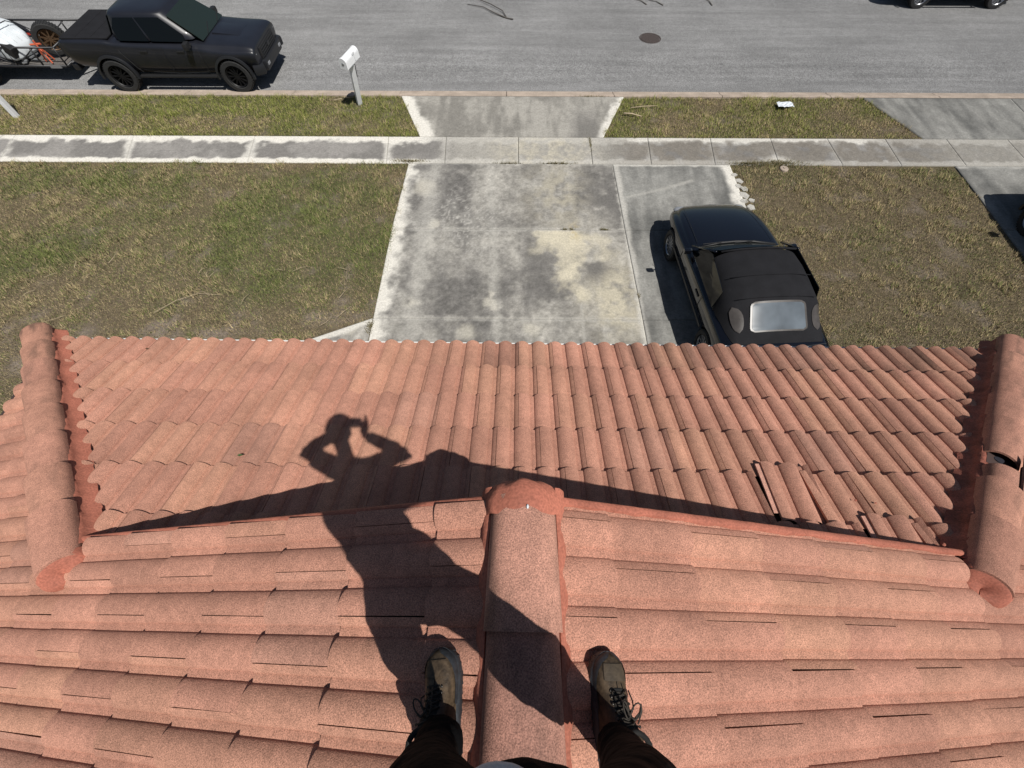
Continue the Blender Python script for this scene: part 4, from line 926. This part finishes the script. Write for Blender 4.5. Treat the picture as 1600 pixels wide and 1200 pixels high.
    b = MB(); b.ell((0, 0, 0), (.10, .08, .07), 8); b.tube([(-.1, 0, 0), (.1, .02, .03), (.14, .05, -.04)], .025, 6); o = b.build('blue_bundle', M['blue'], None, smooth=True); o.location = (-13.25, 14.35, ROADZ+.55); prop(o, 'small blue strap bundle lying behind the spare wheel on the trailer', 'strap bundle')
    b = MB()
    for k in range(7): b.box((random.uniform(-.25, .25), random.uniform(-.15, .15), .03+.015*k), (random.uniform(.08, .3), random.uniform(.04, .12), .03), M4=Matrix.Rotation(random.uniform(0, 3), 4, 'Z'), bev=.006)
    o = b.build('scrap_metal', M['galv']); o.location = (-13.45, 13.68, ROADZ+.45); prop(o, 'heap of pale metal scraps on the trailer deck by the near rail', 'scrap heap')
    b = MB(); b.box((0, 0, .15), (.42, .30, .30), bev=.03); b.box((0, 0, .32), (.44, .32, .04), bev=.012); b.tube([(-.12, 0, .34), (-.1, 0, .39), (.1, 0, .39), (.12, 0, .34)], .012, 6); o = b.build('tool_box', M['plastic']); o.location = (-14.9, 13.72, ROADZ+.45); prop(o, 'black lidded tool box at the near rail of the trailer', 'tool box')
trailer()

# ------------------------------------------------------------------ mailbox, post, manhole, bits
def mailbox():
    t = empty('mailbox', (-4.25, 12.38, -.02), 0, 'white kerbside mailbox on a leaning white post', 'mailbox')
    top = Vector((.15, -.24, 1.06))
    q = top.normalized().to_track_quat('Z', 'Y').to_matrix().to_4x4()
    b = MB(); L = top.length; b.box((0, 0, 0), (.12, .12, L), bev=.006)
    b.v = [tuple(q @ (Vector(p)+Vector((0, 0, L/2)))) for p in b.v]; b.build('post', M['white'], t)
    Q = Matrix.Translation(top) @ Matrix.Rotation(R_(-20), 4, 'Z') @ Matrix.Rotation(R_(4), 4, 'X') @ Matrix.Scale(1.12, 4)
    def tr(b): b.v = [tuple(Q @ Vector(p)) for p in b.v]; return b
    def arch(y, w, h, n=14, z0=.03): return [(-w, y, z0)]+[(-w*math.cos(math.pi*k/n), y, z0+h-w+w*math.sin(math.pi*k/n)*1.0) for k in range(n+1)]+[(w, y, z0)]
    b = MB(); rows = [arch(y, .088, .21) for y in (-.23, -.225, .235)]; b.grid(rows, close=True, caps=True); fixn(tr(b).build('box_shell', M['white'], t, smooth=True, angle=40))
    b = MB(); b.grid([arch(-.262, .090, .214), arch(-.24, .095, .219), arch(-.228, .095, .219)], close=True, caps=True); fixn(tr(b).build('back_plate', M['white'], t, smooth=True, angle=40))
    b = MB(); b.grid([arch(.226, .095, .219), arch(.262, .092, .215)], close=True, caps=True); fixn(tr(b).build('door', M['white'], t, smooth=True, angle=40))
    b = MB(); b.lathe([(.001, -.268), (.026, -.268), (.030, -.262), (.030, -.255)], (0, 0, .13), 'y', 16); b.v = [(p[0], p[1], p[2]) for p in b.v]; tr(b).build('knob', M['galv'], t, smooth=True)
    b = MB(); b.box((0, 0, .015), (.12, .42, .03), bev=.004); tr(b).build('shelf', M['white'], t)
    b = MB(); b.box((.094, .08, .14), (.008, .03, .16)); b.box((.094, .05, .21), (.008, .08, .04)); tr(b).build('flag', M['white'], t)
    b = MB(); b.tube([(.05, 0.06, -.02), (.02, .05, -.28)], .009, 6); tr(b).build('brace', M['steel'], t)
mailbox()
b = MB(); b.box((0, 0, .55), (.11, .11, 1.1), bev=.008); b.box((0, 0, 1.12), (.13, .13, .03), bev=.006, taper=.7); o = b.build('white_post', M['white']); o.location = (-13.20, 11.70, -.03); prop(o, 'white square post standing in the grass at the left edge of the picture', 'post')
def manhole():
    t = empty('manhole_cover', (4.14, 16.17, ROADZ+.03*math.sin(math.pi*3.07/7.75)), 0, 'round rusty iron manhole cover set in the road', 'manhole cover')
    b = MB(); b.lathe([(.30, -.01), (.30, .008), (.335, .008), (.34, -.01)], (0, 0, 0), 'z', 40); b.build('frame', M['iron'], t, smooth=True, angle=30)
    b = MB(); b.lathe([(.001, .010), (.288, .010), (.29, .0)], (0, 0, 0), 'z', 40)
    for i in range(-4, 5):
        for j in range(-4, 5):
            if math.hypot(i, j) < 4.3 and (i+j) % 2 == 0: b.box((i*.058, j*.058, .012), (.035, .035, .006))
    b.build('lid', M['iron'], t)
manhole()
def stick(name, pts, r, m_, label, cat, group=None):
    c = Vector(pts[0]); b = MB(); n = len(pts); P = [Vector(p)-c for p in pts]; b.tube(P, [r*(1-.6*i/(n-1)) for i in range(n)], 5); o = b.build(name, m_, None, smooth=True); o.location = c; return prop(o, label, cat, group)
G_ = 'dry palm stalks and straws lying on the grass'
stick('palm_stalk', [(3.02, 12.12, .05), (3.4, 12.18, .06), (3.74, 12.24, .04)], .012, M['stick'], 'longer straight pale stalk on the verge, just right of the driveway apron', 'dry stalk', G_)
stick('palm_stalk', [(2.80, 11.86, .05), (3.0, 11.83, .06), (3.26, 11.74, .04)], .024, M['stick'], 'short thick pale stalk on the verge nearest the sidewalk', 'dry stalk', G_)
stick('palm_stalk', [(-4.95, 12.42, .05), (-4.7, 12.5, .06), (-4.45, 12.58, .05)], .012, M['stick'], 'pale stalk lying in the grass at the foot of the mailbox', 'dry stalk', G_)
stick('palm_stalk', [(-6.82, 5.17, .05), (-6.5, 5.45, .07), (-6.15, 5.65, .05), (-5.7, 5.62, .04)], .006, M['stick'], 'long bent pale stalk on the left lawn above the roof', 'dry stalk', G_)
for i in range(26):
    x = random.uniform(-9.5, -3.2); y = random.uniform(4.2, 6.6); a = random.uniform(0, 6.28); L = random.uniform(.12, .42); c = random.uniform(-.3, .3)
    stick('straw', [(x, y, .035), (x+L*.5*math.cos(a), y+L*.5*math.sin(a), .055), (x+L*math.cos(a+c), y+L*math.sin(a+c), .035)], .0045, M['stick'], 'thin dry straw lying on the left lawn close to the roof edge', 'straw', 'thin straws scattered on the left lawn')
t0 = stick('shadow_twig', [(-.35, 17.45, ROADZ+.05), (-.75, 17.75, ROADZ+.07), (-1.15, 18.2, ROADZ+.07), (-1.7, 18.45, ROADZ+.05)], .022, M['twig'], 'forked dark twig standing in for a shadow-like mark on the road', 'twig')  # solid twig put where the road has a soft shadow-like mark
b = MB(); b.tube([(0, 0, 0), (-.15, .45, .03), (-.55, .9, .04), (-.95, 1.3, .02)], .014, 5); b.tube([(0, 0, 0), (.2, -.1, .01)], .02, 5); b.build('shadow_branch', M['twig'], t0)
for (x, y, a, w_) in [(4.35, 18.5, 2.1, 'leftmost of three dark stems standing in for shadow marks on the road beyond the manhole cover'), (4.9, 18.45, 2.2, 'middle one of three dark stems standing in for shadow marks on the road beyond the manhole cover'), (6.55, 18.45, 1.7, 'rightmost of three dark stems standing in for shadow marks on the road, set apart from the others')]:
    stick('shadow_stem', [(x, y, ROADZ+.04), (x+.3*math.cos(a), y+.3*math.sin(a), ROADZ+.05), (x+.7*math.cos(a+.2), y+.7*math.sin(a+.2), ROADZ+.03)], .018, M['twig'], w_, 'stem', 'dark stems standing in for shadow marks on the road')  # solid stems put in for dark frond shadows on the asphalt
b = MB(); rows = []
for i in range(9):
    rows.append([((i-4)*.05+random.uniform(-.012, .012), (j-3)*.04+random.uniform(-.01, .01), .05+.03*random.random()) for j in range(7)])
b.grid(rows); o = b.build('white_scrap', M['paper']); bake(o, [('SOLIDIFY', dict(thickness=.003))], smooth=False); o.location = (7.12, 12.25, .02); prop(o, 'crumpled pale scrap lying on the middle of the verge', 'scrap of plastic')
b = MB(); b.lathe([(.001, .03), (.09, .03), (.10, .018), (.10, -.03)], (0, 0, 0), 'z', 20); b.lathe([(.001, .045), (.03, .045), (.032, .028)], (0, 0, 0), 'z', 8); o = b.build('cleanout_cap', M['kerb'], None, smooth=True, angle=35); o.location = (6.36, 9.64, .0); prop(o, 'small round grey service cap at the lower edge of the sidewalk', 'service cap')
M['stone'] = mat('pale_stone', (.43, .415, .375), rough=.9, noise=[(30, .75, 1.2, 4)])
for i, (x, y, s_) in enumerate([(5.14, 9.42, .07), (5.19, 9.20, .09), (5.13, 9.02, .07), (5.25, 8.93, .08), (5.20, 8.70, .11), (5.30, 8.52, .07), (5.13, 8.50, .08), (5.24, 8.30, .10)]):
    b = MB(); n = random.choice([5, 6, 7]); pr = [(s_*random.uniform(.75, 1.2)*math.cos(2*math.pi*k/n+.3), s_*random.uniform(.9, 1.45)*math.sin(2*math.pi*k/n+.3)) for k in range(n)]
    b.grid([[(x_, y_, -.03) for x_, y_ in pr], [(x_, y_, .000) for x_, y_ in pr], [(x_*.93, y_*.93, .006) for x_, y_ in pr]], close=True, caps=True)
    o = b.build('concrete_chunk', M['stone']); o.location = (x, y, .0); o.rotation_euler = (random.uniform(-.05, .05), random.uniform(-.05, .05), random.uniform(0, 3)); prop(o, 'pale broken piece of concrete along the right edge of the driveway', 'concrete chunk', 'broken concrete pieces by the driveway edge')
for (x, y, m_, l_) in [(-1.845, 1.0, 'leaf', 'small green leaf lying on the front roof tiles'), (-3.326, 2.166, 'leafb', 'small brown leaf on the roof tiles by the eave')]:
    b = MB(); b.add([(-.022, 0, 0), (-.005, .009, .005), (.02, .002, 0), (-.002, -.009, .004)], [(0, 3, 2, 1)]); o = b.build('leaf', M[m_]); bake(o, [('SOLIDIFY', dict(thickness=.001))], smooth=False); o.location = onslope(x, y, .052); prop(o, l_, 'leaf')

# ================================================================== PERSON
C_ = lambda x, y, z: Vector((x, y, CAMZ+z))
def blob(name, m_, parent, tubes=(), ells=(), vox=.008, sm=6, n=20):
    b = MB()
    for pts, rad, sq in tubes: b.tube([C_(*p) for p in pts], rad, n, sq=sq)
    for c, r, M4 in ells: b.ell(C_(*c), r, 12, M4=M4)
    o = b.build(name, m_, parent); fixn(o)
    bake(o, [('REMESH', dict(mode='VOXEL', voxel_size=vox)), ('SMOOTH', dict(iterations=sm, factor=.6))], angle=180); return o
def person():
    t = empty('person', (0, 0, 0), PSI, 'person standing astride the roof ridge in black trousers, pale shirt, cap and brown work boots', 'person')
    HX, HY, HZ = -.078, -.140, .108
    tilt = Matrix.Rotation(R_(-30), 4, 'X')
    def hp(x, y, z): v = tilt @ Vector((x, y, z)); return (HX+v.x, HY+v.y, HZ+v.z)
    tubes = []; ells = []
    ells.append(((HX, HY, HZ), (.078, .098, .112), tilt)); ells.append((hp(0, .035, -.055), (.058, .062, .062), tilt))     # skull, jaw
    ells.append((hp(0, .104, -.012), (.013, .020, .020), tilt)); ells.append((hp(0, .094, .012), (.010, .012, .026), tilt)); ells.append((hp(0, .082, .035), (.055, .02, .012), tilt))
    ells.append((hp(0, .086, -.050), (.024, .012, .007), tilt)); ells.append((hp(0, .084, -.062), (.020, .012, .007), tilt)); ells.append((hp(0, .075, -.092), (.026, .022, .02), tilt))
    for sg in (-1, 1): ells.append((hp(sg*.080, -.005, -.005), (.008, .020, .032), tilt))
    tubes.append(([(-.05, -.27, -.20), (-.06, -.25, -.10), (HX, HY-.04, HZ-.06)], [.062, .050, .054], (1, 1)))
    tubes.append(([(.02, -.28, -.75), (.02, -.28, -.50), (-.03, -.28, -.32), (-.05, -.27, -.20)], [.11, .11, .12, .09], (1, .75)))
    # phone frame axes
    A = Vector((1, 0, 0)); B = Vector((0, .871, .490)); F = Vector((0, .490, -.871))
    pc = A*-.046-B*.022-F*.010
    hand_l = pc-A*.080+B*.008-F*.014; hand_r = pc+A*.088+B*.006-F*.014
    arms = {-1: [(-.205, -.245, -.185), (-.395, -.155, -.205), None], 1: [(.105, -.245, -.185), (.280, -.145, -.225), None]}
    wr = {}
    for sg in (-1, 1):
        h = hand_l if sg < 0 else hand_r; wrist = h+A*(sg*.012)-B*.082-F*.028; wr[sg] = wrist; sh, el = Vector(arms[sg][0]), Vector(arms[sg][1])
        tubes.append(([sh, sh.lerp(el, .5), el], [.050, .042, .036], (1, 1))); tubes.append(([el, el.lerp(wrist, .3), el.lerp(wrist, .75), wrist], [.037, .037, .028, .024], (1, 1)))
        palm = [wrist, wrist.lerp(h, .45)+A*(sg*.010), h+A*(sg*.014)+B*.008]
        tubes.append((palm, [.024, .032, .030], (1, .62)))
        for k in range(4):      # fingers curl round the end of the phone from outside to the front face edge
            L = (.95, 1.08, 1.0, .82)[k]; root = h+A*(sg*.020)+B*(.030-.021*k)-F*.002+A*(sg*.004*(1-abs(k-1.5)))
            p1 = root+A*(sg*.004)+F*.012*L+B*.010; p2 = p1-A*(sg*.010*L)+F*.007+B*.006; p3 = p2-A*(sg*.013*L)+F*.000+B*.003
            tubes.append(([root-A*(sg*.004)-F*.010-B*.01, root, p1, p2, p3], [.0095, .009, .0082, .0078, .0062], (1, 1)))
        r0 = wrist.lerp(h, .55)-F*.008-A*(sg*.006); tubes.append(([r0, r0-A*(sg*.018)+B*.022-F*.012, r0-A*(sg*.034)+B*.038-F*.006, r0-A*(sg*.052)+B*.046-F*.001], [.013, .011, .010, .0075], (1, 1)))
    for sg, ax, kx, kz in ((-1, -.190, -.158, -1.06), (1, .280, .246, -1.06)):
        tubes.append(([(sg*.085+.02, -.28, -.74), (kx, -.27, kz), (ax, -.29, -1.42), (ax, -.285, -1.52)], [.08, .056, .036, .036], (1, 1)))
    blob('body', M['skin'], t, tubes, ells, vox=.0045, sm=4, n=12)
    for sg in (-1, 1):
        b = MB(); b.ell(C_(*hp(sg*.032, .083, .012)), (.012, .010, .009), 8); b.ell(C_(*hp(sg*.032, .0915, .012)), (.005, .003, .005), 6, mi=1); b.build('eye', [M['eye'], M['plastic']], t, smooth=True)
    blob('hair', M['hat'], t, [], [(hp(0, -.012, .012), (.084, .100, .108), tilt)], vox=.006)
    o = blob('cap_crown', M['hat'], t, [], [(hp(0, -.005, .045), (.092, .110, .088), tilt)], vox=.007)
    b = MB(); rows = []
    for i in range(7):
        rr_ = .10; rows.append([C_(*hp(math.sin(a)*.085*(1+.10*i/6), -.01+math.cos(a)*(.10+.035*i/6), .058-.006*i/6-.012*abs(math.sin(a))**2)) for a in [R_(-62+124*k/14) for k in range(15)]])
    b.grid(rows); o = b.build('cap_peak', M['hat'], t, smooth=True); bake(o, [('SOLIDIFY', dict(thickness=.004))])
    # trousers
    T = []
    for sg, ax, kx in ((-1, -.188, -.158), (1, .278, .246)):
        T.append(([(ax, -.262, -1.475), (ax, -.264, -1.40), (ax*.94, -.268, -1.26), (kx, -.270, -1.06), (kx*.72+.006, -.268, -.90), (sg*.085+.02, -.272, -.76)], [.062, .055, .064, .084, .093, .096], (1, 1)))
    T.append(([(.02, -.272, -.79), (.02, -.270, -.73), (.01, -.29, -.60)], [.115, .138, .135], (1.10, .96)))
    tr = blob('trousers', M['trousers'], t, T, [((.030, -.180, -.765), (.030, .024, .045), None)], vox=.009, sm=5)
    for v in tr.data.vertices:
        z = v.co.z-CAMZ; k = .007*(fbm(v.co.x*14, z*20, 200, 3)-.5)*2; v.co += v.normal*k*(1.8 if z < -1.3 else 1)
        # shirt
    S = [([(.015, -.305, -.72), (.01, -.30, -.62), (0, -.295, -.50), (-.03, -.285, -.34), (-.05, -.28, -.24), (-.055, -.27, -.17)], [.132, .136, .130, .138, .125, .066], (1, .92))]
    for sg in (-1, 1):
        sh, el = Vector(arms[sg][0]), Vector(arms[sg][1]); S.append(([(-.05, -.28, -.23), sh, sh.lerp(el, .5), el, el.lerp(wr[sg], .25)], [.078, .068, .058, .050, .048], (1, 1)))
        S.append(([el.lerp(wr[sg], .2), el.lerp(wr[sg], .6), el.lerp(wr[sg], .86)], [.048, .048, .042], (1, 1)))
    sh_ = blob('shirt', M['shirt'], t, S, [((-.012, -.228, -.575), (.078, .112, .10), None)], vox=.010, sm=6)
    for v in sh_.data.vertices: v.co += v.normal*.008*(fbm(v.co.x*16, v.co.z*16, 210, 3)-.5)*2
    # boots
    def boot(x, ytoe, z, yaw, roll, sg):
        e = empty('boot', (0, 0, 0)); e.parent = t
        e.matrix_local = Matrix.Translation(C_(x, ytoe, z)) @ Matrix.Rotation(R_(yaw), 4, 'Z') @ Matrix.Rotation(R_(roll), 4, 'Y') @ Matrix.Scale(.94, 4)
        # local: toe tip at y=0, heel at y=-.30
        sec = [(-.300, .020, .075, .03), (-.294, .033, .115, .03), (-.27, .040, .17, .03), (-.235, .042, .185, .03), (-.20, .042, .175, .03), (-.175, .042, .140, .03), (-.15, .0435, .117, .03), (-.125, .0465, .100, .028), (-.10, .0505, .088, .028), (-.075, .053, .080, .027), (-.05, .052, .074, .027), (-.03, .046, .066, .027), (-.014, .034, .056, .027), (-.004, .020, .046, .027), (0, .008, .038, .027)]
        cx = lambda y: sg*-.004*math.sin(math.pi*(-y)/.3)
        def ring(y, w_, zt, zb, a0=0, a1=math.pi, off=0, n=20):
            r = []
            for k in range(n+1):
                a = a0+(a1-a0)*k/n; ca, sa = math.cos(a), math.sin(a)
                r.append((cx(y)-math.copysign(abs(ca)**.75, ca)*(w_+off), y+off*.3, zb+(zt-zb+off)*abs(sa)**.8))
            return r
        b = MB(); b.grid([ring(*q) for q in sec]); b.build('upper', M['boot'], e, smooth=True)
        b = MB(); b.grid([ring(y_, w_, zb+(zt-zb)*.62, zb-.004, off=.0035) for (y_, w_, zt, zb) in sec if y_ > -.17][:])
        # rubber toe rand: ring round the front, open on top
        b = MB(); rows = []
        for (y_, w_, zt, zb) in [q for q in sec if q[0] > -.16]:
            r = ring(y_, w_, zt, zb, off=.0032); n = len(r); fr_ = np.interp(y_, [-.15, -.09, -.05, -.03, 0], [.12, .22, .30, .38, .5]); k0 = max(2, int(round(fr_*20)))
            rows.append((r, fr_))
        L = []; Rr = []
        for (y_, w_, zt, zb) in [q for q in sec if q[0] > -.16]:
            fr_ = float(np.interp(y_, [-.15, -.09, -.055, -.03, -.014, 0], [.05, .10, .17, .27, .42, .5]))
            L.append(ring(y_, w_, zt, zb-.003, 0, math.pi*fr_, .0034, 8)); Rr.append(ring(y_, w_, zt, zb-.003, math.pi*(1-fr_), math.pi, .0034, 8))
        b.grid(L); b.grid(Rr); o = b.build('toe_rand', M['sole'], e, smooth=True)
        b = MB(); rows = []
        for (y_, w_, zt, zb) in [q for q in sec if -.085 < q[0] < -.02]: rows.append(ring(y_, w_, zt, zb, math.pi*.30, math.pi*.70, .0026, 10))
        b.grid(rows); b.build('toe_panel', M['bootpanel'] if sg > 0 else M['boot'], e, smooth=True)
        b = MB(); rows = []      # sole
        for (y_, w_, zt, zb) in sec:
            w2 = w_+.0055; zz = .0+.010*max(0, (y_+.06)/.06)**2 if y_ > -.06 else 0; yy_ = y_*1.012+.003
            rows.append([(cx(y_)-w2*.93, yy_, zz), (cx(y_)-w2, yy_, zz+.006), (cx(y_)-w2, yy_, .030), (cx(y_)-w2*.9, yy_, .036), (cx(y_)+w2*.9, yy_, .036), (cx(y_)+w2, yy_, .030), (cx(y_)+w2, yy_, zz+.006), (cx(y_)+w2*.93, yy_, zz)])
        b.grid(rows, close=True, caps=True); o = fixn(b.build('sole', M['sole'], e, smooth=True, angle=45))
        b = MB()
        for (y_, w_, zt, zb) in sec[2:-2]:
            for q in (-1, 1): b.box((cx(y_)+q*(w_+.003), y_, .014), (.006, .010, .020))
        for k in range(9):
            a = R_(20+140*k/8); b.box((cx(-.03)+math.cos(a)*.042, -.044+math.sin(a)*.040, .018), (.008, .005, .02), M4=Matrix.Rotation(a-math.pi/2, 4, 'Z'))
        b.build('tread_lug', M['sole'], e)
        # stitching seams on the toe panel
        b = MB(); pts = []
        for k in range(21):
            a = math.pi*k/20; x_ = math.cos(a)*.030; y_ = -.085+math.sin(a)*.052; z_ = float(np.interp(y_, [q[0] for q in sec], [q[2] for q in sec]))-.012*(abs(x_)/.05)**2*3; pts.append((cx(y_)+x_, y_, z_-.002))
        b.tube(pts, .0014, 5); zt_ = lambda y_: float(np.interp(y_, [q[0] for q in sec], [q[2] for q in sec])); b.tube([(cx(y_), y_, zt_(y_)+.0015) for y_ in (-.095, -.07, -.045, -.03)], .0012, 5); b.build('seam', M['sock'], e)
        # tongue and collar
        b = MB(); b.grid([[(cx(y_)+x_, y_, zt_(y_)+.004-.5*x_*x_/.03) for x_ in np.linspace(-.024, .024, 7)] for y_ in (-.185, -.16, -.135, -.11, -.092)]); b.build('tongue', M['sock'], e, smooth=True)
        b = MB(); rr2 = [(cx(-.22)+.034*math.cos(a), -.222+.036*math.sin(a), .170+.008*math.cos(a*2)) for a in [2*math.pi*k/20 for k in range(21)]]; b.tube(rr2, .008, 8); b.build('collar', M['sock'], e, smooth=True)
        # laces: crosses, eyelets, bow
        ys = [-.098, -.113, -.129, -.145, -.162, -.178]; b = MB(); ey = MB(); rnd = random.Random(int(sg+5))
        for i, y_ in enumerate(ys):
            w_ = .021+.0015*i; z_ = zt_(y_)-.002
            for q in (-1, 1): ey = MB(); ey.ell((cx(y_)+q*(w_+.003), y_, z_-.001), (.0045, .0045, .003), 5); ey.build('eyelet', M['eyelet'], e, smooth=True)
            if i < len(ys)-1:
                y2 = ys[i+1]; z2 = zt_(y2)-.002
                for q in (-1, 1): b.tube([(cx(y_)+q*w_, y_, z_+.003), (rnd.uniform(-.003, .003), (y_+y2)/2+rnd.uniform(-.003, .003), (z_+z2)/2+.010+.003*q), (cx(y2)-q*(w_+.002), y2, z2+.003)], .0024, 6)
        b.build('lace', M['lace'], e, smooth=True)
        b = MB(); zc = zt_(-.155)+.014
        for q in (-1, 1):
            pts = []
            for k in range(13):
                a = 2*math.pi*k/12; pts.append((q*(.013-.013*math.cos(a))*(1.15 if q == sg else .85)+.004*q, -.150+.016*math.sin(a)*1.1+(.022*(1-math.cos(a))/2)*(.8 if q > 0 else 1.1), zc+.010*math.sin(a*.5)))
            b.tube(pts, .0024, 6)
            b.tube([(0, -.15, zc), (q*.012, -.135, zc+.004), (q*.018, -.118, zc-.008), (q*.014, -.104+.01*q, zc-.020)], .0022, 6)
            b.tube([(0, -.15, zc), (q*.010, -.162, zc+.008), (q*.026, -.156, zc+.004)], .0022, 6)
        if sg > 0: b.tube([(.03, -.16, .118), (.055, -.150, .106), (.070, -.132, .094), (.078, -.150, .084), (.066, -.182, .076)], .0026, 6)
        b.ell((0, -.15, zc), (.006, .006, .005), 6); b.build('lace_bow', M['lace'], e, smooth=True)
    boot(-.207, -.048, -1.588, 7.5, -AL*57.3*.92, -1); boot(.279, -.052, -1.603, -1, AL*57.3*.92, 1)
    # phone: a thing of its own
    Rm = Matrix((A, B, F)).transposed().to_4x4()
    ph = empty('phone', (0, 0, 0), 0, 'black phone held level in both hands in front of the face', 'phone'); ph.matrix_world = Matrix.Rotation(PSI, 4, 'Z') @ Matrix.Translation(C_(*pc)) @ Rm
    b = MB(); b.box((0, 0, 0), (.148, .072, .008), bev=.0035); b.build('phone_body', M['phone'], ph, smooth=True, angle=40)
    b = MB(); b.box((0, 0, -.0045), (.140, .066, .0008)); b.build('screen', M['glass'], ph)
    b = MB(); b.box((.052, .0, .0035), (.030, .030, .002), bev=.0006); b.build('lens_plate', M['glass'], ph)
person()
